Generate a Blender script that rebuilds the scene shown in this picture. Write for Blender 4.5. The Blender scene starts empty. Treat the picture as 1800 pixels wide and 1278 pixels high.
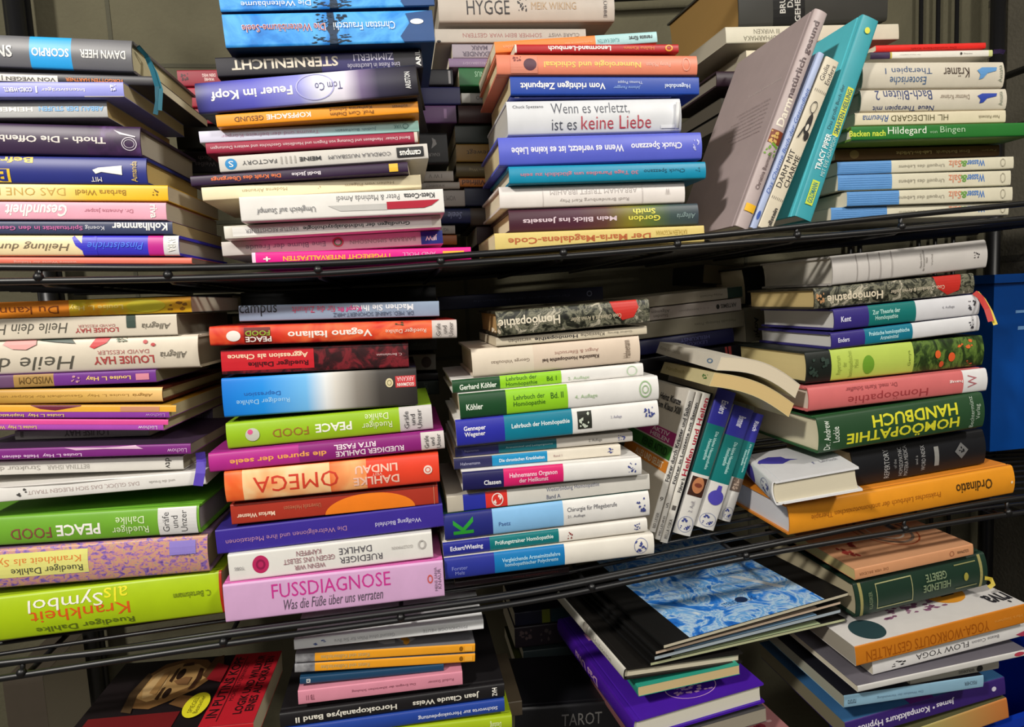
import bpy, bmesh, math, random
from mathutils import Vector, Matrix
random.seed(7)
S = bpy.context.scene
COL = S.collection
# ------------------------------------------------------------------ camera, light, exposure
IW, IH = 1800, 1278
FPX = 1150.0
EYE = Vector((0.0, 0.0, 1.40))
def _cam_axes():
    cx, cy = IW/2, IH/2
    depth = Vector(((700-cx)/FPX, -(535-cy)/FPX, -1)).normalized()      # where the shelf's depth lines run to
    h = Vector((1, 0.05, 0))                                             # slope of the horizon: the phone was held askew
    nrm = depth.cross(Vector(((1700-cx)/FPX, -(535-50-cy)/FPX, -1))).normalized()
    across = nrm.cross(depth).normalized()
    if across.x < 0: across = -across
    up = across.cross(depth).normalized()
    return across, depth, up
_ax, _dp, _up = _cam_axes()
C2W = Matrix((_ax, _dp, _up))                # rows: world axes in camera coordinates
cam = bpy.data.cameras.new('camera')
camo = bpy.data.objects.new('camera', cam); COL.objects.link(camo)
camo.matrix_world = Matrix.Translation(EYE) @ C2W.to_4x4()
cam.sensor_fit = 'HORIZONTAL'; cam.sensor_width = 36; cam.lens = FPX/IW*36
cam.clip_start = 0.02
S.camera = camo
S.view_settings.view_transform = 'Standard'; S.view_settings.look = 'None'
S.view_settings.gamma = 1; S.view_settings.use_curve_mapping = False
S.view_settings.exposure = -0.1
w = bpy.data.worlds.new('room'); S.world = w; w.use_nodes = True
w.node_tree.nodes['Background'].inputs[0].default_value = (1.0, 0.96, 0.9, 1)
w.node_tree.nodes['Background'].inputs[1].default_value = 0.07
def lamp(name, loc, target, power, sx, sy, col=(1, .96, .9)):
    l = bpy.data.lights.new(name, 'AREA'); l.shape = 'RECTANGLE'; l.size = sx; l.size_y = sy
    l.energy = power; l.color = col
    o = bpy.data.objects.new(name, l); COL.objects.link(o); o.location = loc
    o.rotation_euler = (Vector(target)-Vector(loc)).to_track_quat('-Z', 'Y').to_euler()
    return o
lamp('ceiling_lamp', (-1.24, -0.70, 2.65), (0.2, 0.75, 1.30), 50, 0.18, 0.12, (1, .95, .87))
lamp('ceiling_lamp', (1.15, -0.55, 2.55), (-0.2, 0.75, 1.30), 34, 0.5, 0.16, (1, .95, .87))
lamp('fill_panel', (0.0, -1.25, 2.3), (0.1, 0.75, 1.30), 13, 1.4, 0.4)  # added broad fill that softens the shadows, not a fitting of the room

# ------------------------------------------------------------------ geometry helpers
Y0 = 0.70
def ray(x, y):
    v = Vector(((x-IW/2)/FPX, -(y-IH/2)/FPX, -1))
    return (C2W @ v)
def at(x, y, Y):                             # the point at depth Y seen at a place of the photograph
    d = ray(x, y)
    return EYE + d*((Y-EYE.y)/d.y)
def on_plane(x, y, P, n):
    d = ray(x, y)
    return EYE + d*((P-EYE).dot(n)/d.dot(n))

def lin(c):
    return c/12.92 if c <= .04045 else ((c+.055)/1.055)**2.4
def rgb(h):
    h = h.lstrip('#')
    return tuple(lin(int(h[i:i+2], 16)/255) for i in (0, 2, 4))+(1,)

MATS = {}
def mat(spec, rough=.42, kind='print'):
    key = (spec, rough, kind)
    if key in MATS: return MATS[key]
    m = bpy.data.materials.new('m%03d' % len(MATS)); MATS[key] = m
    m.use_nodes = True; nt = m.node_tree; N = nt.nodes; Lk = nt.links
    bs = N['Principled BSDF']; bs.inputs['Roughness'].default_value = rough
    bs.inputs['Specular IOR Level'].default_value = .38
    tc = N.new('ShaderNodeTexCoord')
    def ramp(stops, fac, interp='LINEAR'):
        r = N.new('ShaderNodeValToRGB'); cr = r.color_ramp; cr.interpolation = interp
        while len(cr.elements) < len(stops): cr.elements.new(.5)
        for e, (p, c) in zip(cr.elements, stops): e.position = p
        for e, (p, c) in zip(cr.elements, stops): e.color = rgb(c)
        Lk.new(fac, r.inputs[0]); return r.outputs[0]
    def noise(scale, detail=3, dist=0., rough_=.5, sv=(1, 1, 1)):
        mp = N.new('ShaderNodeMapping'); mp.inputs['Scale'].default_value = sv
        Lk.new(tc.outputs['Object'], mp.inputs[0])
        n = N.new('ShaderNodeTexNoise'); n.inputs['Scale'].default_value = scale
        n.inputs['Detail'].default_value = detail; n.inputs['Distortion'].default_value = dist
        n.inputs['Roughness'].default_value = rough_
        Lk.new(mp.outputs[0], n.inputs['Vector']); return n.outputs['Fac']
    if kind == 'pages':
        f = noise(1, 2, 0, .6, (6, 6, 2600))
        c = rgb(spec); d = tuple(x*.86 for x in c[:3])+(1,)
        mx = N.new('ShaderNodeMix'); mx.data_type = 'RGBA'
        mx.inputs[6].default_value = c; mx.inputs[7].default_value = d
        Lk.new(f, mx.inputs[0]); out = mx.outputs[2]
        bs.inputs['Roughness'].default_value = .8; bs.inputs['Specular IOR Level'].default_value = .2
    elif isinstance(spec, tuple) and spec[0] == 'grad':        # a colour gradient along the spine: (length, stops)
        sp = N.new('ShaderNodeSeparateXYZ'); Lk.new(tc.outputs['Object'], sp.inputs[0])
        mp = N.new('ShaderNodeMath'); mp.operation = 'DIVIDE'; mp.inputs[1].default_value = spec[1]
        Lk.new(sp.outputs[0], mp.inputs[0]); out = ramp(spec[2], mp.outputs[0])
    elif isinstance(spec, tuple) and spec[0] == 'art':         # printed artwork: (scale, distortion, detail, stretch, stops)
        f = noise(spec[1], spec[3], spec[2], .6, spec[4]); out = ramp(spec[5], f)
    elif kind == 'wall':
        f = noise(9, 6, .3, .65); c = rgb(spec)
        mx = N.new('ShaderNodeMix'); mx.data_type = 'RGBA'
        mx.inputs[6].default_value = tuple(x*.7 for x in c[:3])+(1,); mx.inputs[7].default_value = tuple(min(1, x*1.25) for x in c[:3])+(1,)
        Lk.new(f, mx.inputs[0]); out = mx.outputs[2]
        bp = N.new('ShaderNodeBump'); bp.inputs['Strength'].default_value = .25; bp.inputs['Distance'].default_value = .004
        Lk.new(noise(160, 4), bp.inputs['Height']); Lk.new(bp.outputs[0], bs.inputs['Normal'])
        bs.inputs['Roughness'].default_value = .9
    else:
        f = noise(45, 4, .2, .6); c = rgb(spec)
        mx = N.new('ShaderNodeMix'); mx.data_type = 'RGBA'
        mx.inputs[6].default_value = tuple(x*.90 for x in c[:3])+(1,); mx.inputs[7].default_value = tuple(min(1, x*1.08) for x in c[:3])+(1,)
        Lk.new(f, mx.inputs[0]); out = mx.outputs[2]
        if kind == 'metal':
            bs.inputs['Metallic'].default_value = .0; bs.inputs['Specular IOR Level'].default_value = .6
    Lk.new(out, bs.inputs['Base Color'])
    return m

def obj(name, bm, mats, parent=None, smooth=False):
    me = bpy.data.meshes.new(name); bm.to_mesh(me); bm.free()
    for m in mats: me.materials.append(m)
    if smooth:
        for p in me.polygons: p.use_smooth = True
    o = bpy.data.objects.new(name, me); COL.objects.link(o)
    if parent is not None: o.parent = parent
    return o
def quad(bm, a, b, c, d, mi=0):
    f = bm.faces.new([bm.verts.new(p) for p in (a, b, c, d)]); f.material_index = mi; return f
def box(bm, x0, x1, y0, y1, z0, z1, mi=0):
    v = [bm.verts.new(p) for p in ((x0,y0,z0),(x1,y0,z0),(x1,y1,z0),(x0,y1,z0),(x0,y0,z1),(x1,y0,z1),(x1,y1,z1),(x0,y1,z1))]
    for f in ((0,3,2,1),(4,5,6,7),(0,1,5,4),(1,2,6,5),(2,3,7,6),(3,0,4,7)):
        bm.faces.new([v[i] for i in f]).material_index = mi
def prism_x(bm, prof, x0, x1, mi=0):         # closed (y,z) outline pushed along x
    a = [bm.verts.new((x0, y, z)) for y, z in prof]; b = [bm.verts.new((x1, y, z)) for y, z in prof]
    n = len(prof)
    for i in range(n):
        bm.faces.new((a[i], a[(i+1) % n], b[(i+1) % n], b[i])).material_index = mi
    bm.faces.new(a[::-1]).material_index = mi; bm.faces.new(b).material_index = mi
def tube(bm, pts, r, seg=8, mi=0, cap=True):
    rings = []
    for i, p in enumerate(pts):
        p = Vector(p); t = (Vector(pts[min(i+1, len(pts)-1)])-Vector(pts[max(i-1, 0)])).normalized()
        u = t.cross(Vector((0, 0, 1)) if abs(t.z) < .9 else Vector((1, 0, 0))).normalized(); v = t.cross(u)
        rings.append([bm.verts.new(p+u*r*math.cos(k*2*math.pi/seg)+v*r*math.sin(k*2*math.pi/seg)) for k in range(seg)])
    for a, b in zip(rings, rings[1:]):
        for k in range(seg):
            bm.faces.new((a[k], a[(k+1) % seg], b[(k+1) % seg], b[k])).material_index = mi
    if cap: bm.faces.new(rings[0][::-1]); bm.faces.new(rings[-1])

# ------------------------------------------------------------------ printed lettering and shapes (2-D, later laid on a surface)
TXT = {}
def text_2d(s, st):
    if (s, st) in TXT: return TXT[(s, st)]
    cu = bpy.data.curves.new('t', 'FONT'); cu.body = s; cu.resolution_u = 2; cu.fill_mode = 'FRONT'
    if 'b' in st: cu.offset = .022
    if 'l' in st: cu.offset = -.008
    if 'i' in st: cu.shear = .28
    if '\n' in s: cu.align_x = 'CENTER'; cu.space_line = .95
    o = bpy.data.objects.new('t', cu); COL.objects.link(o)
    dg = bpy.context.evaluated_depsgraph_get(); e = o.evaluated_get(dg); me = e.to_mesh()
    vs = [(v.co.x, v.co.y) for v in me.vertices]; fs = [tuple(p.vertices) for p in me.polygons]
    e.to_mesh_clear(); bpy.data.objects.remove(o); bpy.data.curves.remove(cu)
    if not vs: vs = [(0, 0), (1, 0), (1, 1)]; fs = []
    x0, x1 = min(v[0] for v in vs), max(v[0] for v in vs); y0, y1 = min(v[1] for v in vs), max(v[1] for v in vs)
    vs = [((x-x0)/max(1e-6, x1-x0), (y-y0)/max(1e-6, y1-y0)) for x, y in vs]
    TXT[(s, st)] = (vs, fs); return vs, fs
def shape_2d(d):
    """unit-square vertices and faces of one printed item, and its box (a0,a1,b0,b1), colour"""
    k = d[0]
    if k == 't':
        _, s, a0, a1, b0, b1, c = d[:7]; rot = d[7] if len(d) > 7 else 180; st = d[8] if len(d) > 8 else ''
        vs, fs = text_2d(s, st)
        if rot == 180: vs = [(1-x, 1-y) for x, y in vs]
        elif rot == 90: vs = [(1-y, x) for x, y in vs]
        elif rot == -90: vs = [(y, 1-x) for x, y in vs]
        return vs, fs, (a0, a1, b0, b1), c
    if k == 'r':
        return [(0, 0), (1, 0), (1, 1), (0, 1)], [(0, 1, 2, 3)], d[1:5], d[5]
    if k == 'e':
        n = 28
        return [(.5+.5*math.cos(i*2*math.pi/n), .5+.5*math.sin(i*2*math.pi/n)) for i in range(n)], [tuple(range(n))], d[1:5], d[5]
    if k == 'o':                              # a ring
        n = 28; t = .5-(d[6] if len(d) > 6 else .12)
        vs = [(.5+.5*math.cos(i*2*math.pi/n), .5+.5*math.sin(i*2*math.pi/n)) for i in range(n)]+[(.5+t*math.cos(i*2*math.pi/n), .5+t*math.sin(i*2*math.pi/n)) for i in range(n)]
        return vs, [(i, (i+1) % n, n+(i+1) % n, n+i) for i in range(n)], d[1:5], d[5]
    if k == 'p':                              # a polygon given inside its box
        return list(d[6]), [tuple(range(len(d[6])))], d[1:5], d[5]
    if k == 's':                              # scribble: small scattered blobs (an emblem, flowers, fine ornament)
        rr = random.Random(d[6] if len(d) > 6 else 1); vs = []; fs = []; rs = min(1.1, (10/(d[7] if len(d) > 7 else 9))**.5)
        for _ in range(d[7] if len(d) > 7 else 9):
            x, y, r = rr.uniform(.12, .88), rr.uniform(.12, .88), rr.uniform(.05, .13)*rs; n = 7; b = len(vs); a = rr.uniform(0, 6)
            for i in range(n):
                q = r*rr.uniform(.6, 1.3); vs.append((x+q*math.cos(a+i*6.283/n), y+q*math.sin(a+i*6.283/n)))
            fs.append(tuple(range(b, b+n)))
        return vs, fs, d[1:5], d[5]

EPS = .00022
def lay(bm, d, amap, bmap, levels, put, mats, layer):
    """lays a printed item on a part: amap/bmap turn its box into metres; put(a,b,eps) gives the 3-D point"""
    vs, fs, (a0, a1, b0, b1), c = shape_2d(d)
    a0, a1, b0, b1 = amap(a0), amap(a1), bmap(b0), bmap(b1)
    m = mat(c)
    if m not in mats: mats.append(m)
    mi = mats.index(m)
    t = bmesh.new(); vv = [t.verts.new((a0+(a1-a0)*x, 0, b0+(b1-b0)*y)) for x, y in vs]
    for f in fs:
        try: t.faces.new([vv[i] for i in f])
        except ValueError: pass
    for z in levels:
        if b0 < z < b1 or b1 < z < b0:
            bmesh.ops.bisect_plane(t, geom=t.verts[:]+t.edges[:]+t.faces[:], plane_co=(0, 0, z), plane_no=(0, 0, 1), dist=1e-7)
    t.verts.index_update(); nv = [bm.verts.new(put(v.co.x, v.co.z, EPS*(1+.6*layer))) for v in t.verts]
    for f in t.faces:
        try: bm.faces.new([nv[v.index] for v in f.verts]).material_index = mi
        except ValueError: pass
    t.free()

# ------------------------------------------------------------------ one book
BOOKS = []; SQ = ['']
def squeeze(M, L, D, T, group):
    """how far the upper face of a book would press into a book already lying over it"""
    pen = 0.0; Mi = M.inverted(); ez = M.col[2].xyz; mid = M @ Vector((L/2, D/2, T/2))
    for e, l, d, t in BOOKS:
        m = e.matrix_world
        if e['group'] != group: continue
        if m.col[2].xyz.dot(ez) < .9: continue
        if (m @ Vector((l/2, d/2, t/2))-mid).dot(ez) < 0: continue
        mi = m.inverted()
        for i in range(9):
            for j in range(5):
                p = mi @ (M @ Vector((L*i/8, D*j/4, T)))
                if -.0005 <= p.x <= l+.0005 and -.0005 <= p.y <= d+.0005 and 0 < p.z < t*.7 and p.z > pen: pen = p.z; SQ[0] = e['label'][:40]
                q = Mi @ (m @ Vector((l*i/8, d*j/4, 0)))
                if -.0005 <= q.x <= L+.0005 and -.0005 <= q.y <= D+.0005 and T*.3 < q.z < T and T-q.z > pen: pen = T-q.z; SQ[0] = e['label'][:40]
    return min(pen+.0002, max(.0016, T*.08)) if pen else 0.0
def book(*a, base=None, **kw): return book_(*a, **{**(base or {}), **kw})
def book_(q, col, label, group, kind='s', D=.145, Y=Y0, yaw=0, pitch=0, bands=(), deco=(), top=(), cov=None, pages='e9e0c8',
         form='spine', bend=0, name=None, cat='book', rough=.42, topcol=None, bul=None, over=None):
    """q: the spine's edge seen in the photograph (x left, y top, y bottom, x right, y top, y bottom) or its four corners (top-left, top-right,
    bottom-right, bottom-left).  form 'spine': the spine faces out; 'ends': the spine is on the side and the head of the pages faces out."""
    if len(q) == 6:
        A, B, Cc, Dd = (q[0], q[1]), (q[3], q[4]), (q[3], q[5]), (q[0], q[2])
    else: A, B, Cc, Dd = q
    ya = math.radians(yaw); n = Vector((-math.sin(ya), math.cos(ya), 0))
    ml = ((A[0]+Dd[0])/2, (A[1]+Dd[1])/2); mr = ((B[0]+Cc[0])/2, (B[1]+Cc[1])/2)
    P = at(ml[0], ml[1], Y)
    if pitch:
        n = Matrix.Rotation(math.radians(pitch), 3, Vector((math.cos(ya), math.sin(ya), 0))) @ n
    Q = on_plane(mr[0], mr[1], P, n); ex = (Q-P); L = ex.length; ex.normalize()
    ey = (n-ex*n.dot(ex)).normalized(); ez = ex.cross(ey)
    h = [on_plane(p[0], p[1], P, ey) for p in (A, B, Cc, Dd)]
    T = ((h[0]-h[3]).dot(ez)+(h[1]-h[2]).dot(ez))/2 - .0003
    org = P-ez*(T/2)
    xl, xr = ml[0], mr[0]
    flip = False
    if form == 'ends':
        W, H = L, D
        org = org+ey*H; ex, ey = -ey, ex; L, D = H, W
    M = Matrix((ex, ey, ez)).transposed().to_4x4(); M.translation = org
    sq_ = squeeze(M, L, D, T, group)
    T -= sq_
    hard = kind == 'h'
    e = bpy.data.objects.new(name or {'h': 'hardcover_book', 's': 'paperback_book', 'm': 'magazine'}[kind], None)
    COL.objects.link(e); e.matrix_world = M; e.empty_display_size = .02
    e['label'] = label; e['category'] = cat; e['group'] = group
    b = bul if bul is not None else (min(.10*T, .0045) if hard else (.0006 if kind == 's' else .0002))
    rc = min(.0016 if hard else .0009, T*.25)
    def prof(z):
        s = max(-1, min(1, 2*z/T-1)); y = b*s*s
        dz = min(z, T-z)
        if dz < rc:
            k = rc-max(0, dz); y += rc-math.sqrt(max(0, rc*rc-k*k))
        return y
    fr = [0, .025, .06, .13, .25, .38, .5, .62, .75, .87, .94, .975, 1] if hard else [0, .03, .08, .25, .5, .75, .92, .97, 1]
    zl = [f*T for f in fr]
    tb = min(.0026, T*.18) if hard else min(.0005, T*.15)
    th = .0016 if hard else .0004
    cov = cov or (col if isinstance(col, str) else '888888')
    u2x = lambda x: L*((x-xl)/(xr-xl)) if abs(x) > 1.6 else L*x
    v2z = lambda v: T*v
    def bz(y): return bend*(max(0, y)/D)**1.6
    # spine: front face in bands, inner face, ends
    bm = bmesh.new(); mats = [mat(cov, rough)]
    xs = sorted({0.0, L, *[min(L, max(0, u2x(x))) for bd in bands for x in bd[:2]]})
    def colour_at(x):
        c = col
        for bd in bands:
            if u2x(bd[0]) <= x <= u2x(bd[1]): c = bd[2]
        return c
    for x0, x1 in zip(xs, xs[1:]):
        if x1-x0 < 1e-6: continue
        c = colour_at((x0+x1)/2)
        if isinstance(c, tuple) and c[0] == 'grad': c = ('grad', round(L, 4), c[1])
        m = mat(c, rough)
        if m not in mats: mats.append(m)
        mi = mats.index(m)
        va = [bm.verts.new((x0, prof(z), z)) for z in zl]; vb = [bm.verts.new((x1, prof(z), z)) for z in zl]
        for i in range(len(zl)-1):
            f = bm.faces.new((va[i], vb[i], vb[i+1], va[i+1])); f.material_index = mi; f.smooth = True
    ia = [bm.verts.new((0, prof(z)+th, min(max(z, tb*.5), T-tb*.5))) for z in zl]; ib = [bm.verts.new((L, prof(z)+th, min(max(z, tb*.5), T-tb*.5))) for z in zl]
    oa = [bm.verts.new((0, prof(z), z)) for z in zl]; ob = [bm.verts.new((L, prof(z), z)) for z in zl]
    for i in range(len(zl)-1):
        bm.faces.new((ia[i], ia[i+1], ib[i+1], ib[i])); bm.faces.new((oa[i], oa[i+1], ia[i+1], ia[i])); bm.faces.new((ib[i], ib[i+1], ob[i+1], ob[i]))
    bm.faces.new((ia[0], ib[0], ob[0], oa[0])); bm.faces.new((oa[-1], ob[-1], ib[-1], ia[-1]))
    for k, d in enumerate(deco):
        lay(bm, d, u2x, v2z, zl, lambda a, z, ep: (a, prof(z)-ep, z), mats, k)
    sp = obj('spine', bm, mats, e)
    # covers
    ys = prof(0)
    ny = 8 if bend else 1
    tm = mat(topcol, rough) if topcol else mat(cov, rough)
    for side, nm in ((0, 'back_cover'), (1, 'front_cover')):
        if hard:
            o_ = [(ys+.0001, 0), (ys+.0045, 0), (ys+.006, .0009), (ys+.0075, 0), (D, 0), (D, tb), (ys+.0001+th, tb)]
        else:
            o_ = [(ys+.0001+(D-ys)*i/ny, 0) for i in range(ny+1)]+[(ys+.0001+(D-ys)*i/ny, tb) for i in range(ny, -1, -1)]
            if kind == 's' and D > .05 and not bend: o_.insert(1, (ys+.0070, .0)); 
        if side: o_ = [(y, T-z) for y, z in o_][::-1]
        o_ = [(y, z+bz(y)) for y, z in o_]
        bm = bmesh.new(); prism_x(bm, o_, 0, L)
        mm = [tm if side else mat(cov, rough)]
        if side:
            for k, d in enumerate(top):
                lay(bm, d, lambda a: a*L, lambda v: v*D, (), lambda a, v, ep: (a, v, T+ep), mm, k)
        bmesh.ops.recalc_face_normals(bm, faces=bm.faces[:])
        obj(nm, bm, mm, e)
    # page block
    ov = over if over is not None else (.003 if hard else .0003)
    fe = D-ov
    cc = [z for z in zl if tb < z < T-tb]; cc = [tb+.0001]+cc+[T-tb-.0001]
    front = [(prof(z)+th+.0003, z) for z in cc]
    back = [(fe-(.0 if not hard else .4*b*(1-(2*z/T-1)**2)), z) for z in cc]
    topl = [(front[-1][0]+(back[-1][0]-front[-1][0])*i/ny, cc[-1]) for i in range(1, ny)]
    botl = [(back[0][0]+(front[0][0]-back[0][0])*i/ny, cc[0]) for i in range(1, ny)]
    o_ = [(y, z+bz(y)) for y, z in front+topl+back[::-1]+botl]
    bm = bmesh.new(); prism_x(bm, o_[::-1], ov, L-ov)
    bmesh.ops.recalc_face_normals(bm, faces=bm.faces[:])
    obj('page_block', bm, [mat(pages, .8, 'pages')], e)
    BOOKS.append((e, L, D, T))
    return e
def part(name, bm, mats, e, smooth=False):     # a part given in world coordinates
    inv = e.matrix_world.inverted()
    bmesh.ops.transform(bm, matrix=inv, verts=bm.verts[:])
    return obj(name, bm, mats, e, smooth)
def ribbon(e, pts, w, col, name='bookmark_ribbon', label=None):
    bm = bmesh.new(); P = [at(x, y, Y) for x, y, Y in pts]; rows = []
    for i, p in enumerate(P):
        t = (P[min(i+1, len(P)-1)]-P[max(i-1, 0)]).normalized()
        s = t.cross((p-EYE).normalized()).normalized()*w/2; k = (p-EYE).normalized()*.0004
        rows.append([bm.verts.new(p+s), bm.verts.new(p-s), bm.verts.new(p-s+k), bm.verts.new(p+s+k)])
    for a, b in zip(rows, rows[1:]):
        for i in range(4): bm.faces.new((a[i], a[(i+1) % 4], b[(i+1) % 4], b[i]))
    bm.faces.new(rows[0]); bm.faces.new(rows[-1][::-1])
    bmesh.ops.recalc_face_normals(bm, faces=bm.faces[:])
    o = part(name, bm, [mat(col, .5)], e)
    if label: o['label'] = label
    return o
# ------------------------------------------------------------------ the room
def structure(name, bm, m):
    bmesh.ops.recalc_face_normals(bm, faces=bm.faces[:])
    o = obj(name, bm, [m]); o['kind'] = 'structure'; return o
WALL_Y = 1.17
XR = at(1737, 60, WALL_Y).x
bm = bmesh.new(); box(bm, -1.6, XR+.1, WALL_Y, WALL_Y+.1, 0, 2.9); structure('wall_back', bm, mat('5c5845', .9, 'wall'))
bm = bmesh.new(); box(bm, XR, XR+.1, -1.6, WALL_Y-.001, 0, 2.9)
structure('wall_right', bm, mat('645f52', .9, 'wall'))
bm = bmesh.new()                                        # mortar joints of the block walls
for z in (1.93, 1.68, 1.43, 1.18, .93):
    box(bm, XR-.0012, XR+.01, -1.0, WALL_Y-.0015, z-.006, z+.006)
structure('trim_1', bm, mat('46433a', .95, 'wall'))
bm = bmesh.new()
for z in (1.80, 1.55, 1.30, 1.05): box(bm, -1.6, XR, WALL_Y-.0010, WALL_Y+.01, z-.003, z+.003)
for x in (-.95, -.42, .12, .66): box(bm, x-.003, x+.003, WALL_Y-.0010, WALL_Y+.01, .9, 2.3)
structure('trim_2', bm, mat('4c4a3c', .95, 'wall'))
bm = bmesh.new(); box(bm, -1.6, XR+.1, -1.6, WALL_Y+.1, -.1, 0); structure('floor', bm, mat('6f6a62', .8, 'wall'))

# ------------------------------------------------------------------ the black wire shelving
BLK = mat('0e0e10', .42, 'metal')
rack = bpy.data.objects.new('wire_shelving_unit', None); COL.objects.link(rack); rack.location = (0, .9, 0)
rack['label'] = 'black wire shelving unit whose sagging shelves carry all the books'; rack['category'] = 'shelving'
def interp(pts, x):
    if x <= pts[0][0]: a, b = pts[0], pts[1]
    elif x >= pts[-1][0]: a, b = pts[-2], pts[-1]
    else:
        for a, b in zip(pts, pts[1:]):
            if a[0] <= x <= b[0]: break
    return a[1]+(b[1]-a[1])*(x-a[0])/(b[0]-a[0])
def smooth(pts):
    out = []
    for i in range(-24, 94):
        x = i*25.0
        ys = [interp(pts, x+k*45) for k in (-2, -1, 0, 1, 2)]
        out.append((x, sum(ys)/5))
    return out
RAIL_Y = {1: .672, 2: .67}
b1 = smooth([(0,470),(330,472),(620,462),(730,455),(990,436),(1250,415),(1480,390),(1800,358)])
c1 = smooth([(0,495),(330,490),(620,479),(730,468),(990,451),(1250,430),(1480,413),(1800,384)])
b2 = smooth([(8,1165),(250,1138),(394,1116),(705,1075),(930,1044),(1190,991),(1398,949),(1566,915),(1800,871),(2300,835)])
c2 = smooth([(5,1192),(400,1131),(730,1086),(930,1059),(1190,1005),(1381,966),(1589,933),(1800,898),(2300,862)])
def rail_pts(pl, Y): return [at(x, y, Y) for x, y in pl if -330 < x < 2300]
def xz(P, X):
    return interp([(p.x, p.z) for p in P], X)
KN = {1: (70, 297, 560, 775, 990, 1190, 1400, 1583), 2: (40, 394, 705, 1040, 1310, 1589, 1770)}
for k, (pb, pc) in {1: (b1, c1), 2: (b2, c2)}.items():
    Yr = RAIL_Y[k]; Pb, Pc = rail_pts(pb, Yr), rail_pts(pc, Yr)
    shelf = bpy.data.objects.new('shelf', None); COL.objects.link(shelf); shelf.parent = rack; shelf.location = (0, 0, Pb[40].z)
    off = Vector((0, .9, Pb[40].z))
    for P in (Pb, Pc):
        bm = bmesh.new(); tube(bm, [p-off for p in P], .0034); obj('front_rail', bm, [BLK], shelf, True)
    for P in (Pc,):
        bm = bmesh.new(); tube(bm, [p-off+Vector((0, 1.14-Yr, 0)) for p in P], .0034); obj('rear_rail', bm, [BLK], shelf, True)
    Pd = [Vector((p.x, p.y, xz(Pc, p.x))) for p in Pb]
    bm = bmesh.new(); y = Yr+.026
    while y < 1.12:
        tube(bm, [p-off+Vector((0, y-Yr, .0006)) for p in Pd[::2]], .0022, 6); y += .0262
    o = obj('deck_wire', bm, [BLK], shelf, True)
    for x in KN[k]:
        pp = at(x, interp(pb, x), Yr); qq = at(x, interp(pc, x), Yr)
        bm = bmesh.new(); tube(bm, [qq-off+Vector((0, .002, 0)), qq-off+Vector((0, .012, -.003)), qq-off+Vector((0, .25, -.0050)), qq-off+Vector((0, .45, -.0050))], .0026, 6)
        tube(bm, [qq-off, pp-off], .0022, 6)
        obj('cross_bar', bm, [BLK], shelf, True)
        bm = bmesh.new(); bmesh.ops.create_uvsphere(bm, u_segments=10, v_segments=8, radius=.0044, matrix=Matrix.Translation(qq-off+Vector((0, -.0015, .0035))))
        obj('weld_knob', bm, [BLK], shelf, True)
# shelf over the top row: only its rear rail and far deck wires come into the picture
shelf = bpy.data.objects.new('shelf', None); COL.objects.link(shelf); shelf.parent = rack; zt = 1.40+.512
for y, r in ((.66, .0034), (1.14, .006)):
    bm = bmesh.new(); tube(bm, [Vector((-1.1, y-.9, 1.979)), Vector((-.595, y-.9, 1.955)), Vector((.397, y-.9, 1.9085)), Vector((.75, y-.9, 1.932)), Vector((1.0, y-.9, 1.96))], r); obj('front_rail' if y < .7 else 'rear_rail', bm, [BLK], shelf, True)
def post(x, y, r=.0125, name='post', z0=.001, z1=2.05):
    bm = bmesh.new(); tube(bm, [Vector((x, y-.9, z0)), Vector((x, y-.9, z1))], r, 14); obj(name, bm, [BLK], rack, True)
PL = at(28, 30, 1.12).x; PR = at(1672, 30, 1.13).x
post(PL, 1.12); post(PL-.02, .66); post(1.0, .655); post(XR-.03, 1.12)
for px_ in (1621, 1651, 1684): post(at(px_, 40, 1.15).x, 1.153, .0038, 'back_rod')
for px_ in (1496, 1513): post(at(px_, 425, 1.15).x, 1.153, .0045, 'back_rod')
for px_ in (10, 44): post(at(px_, 40, 1.14).x, 1.15, .006, 'back_rod')
bm = bmesh.new(); p = at(1800, 122, .95); tube(bm, [Vector((p.x, -.25, p.z)), Vector((p.x, .262, p.z))], .006)
obj('side_rail', bm, [BLK], rack, True)

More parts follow.
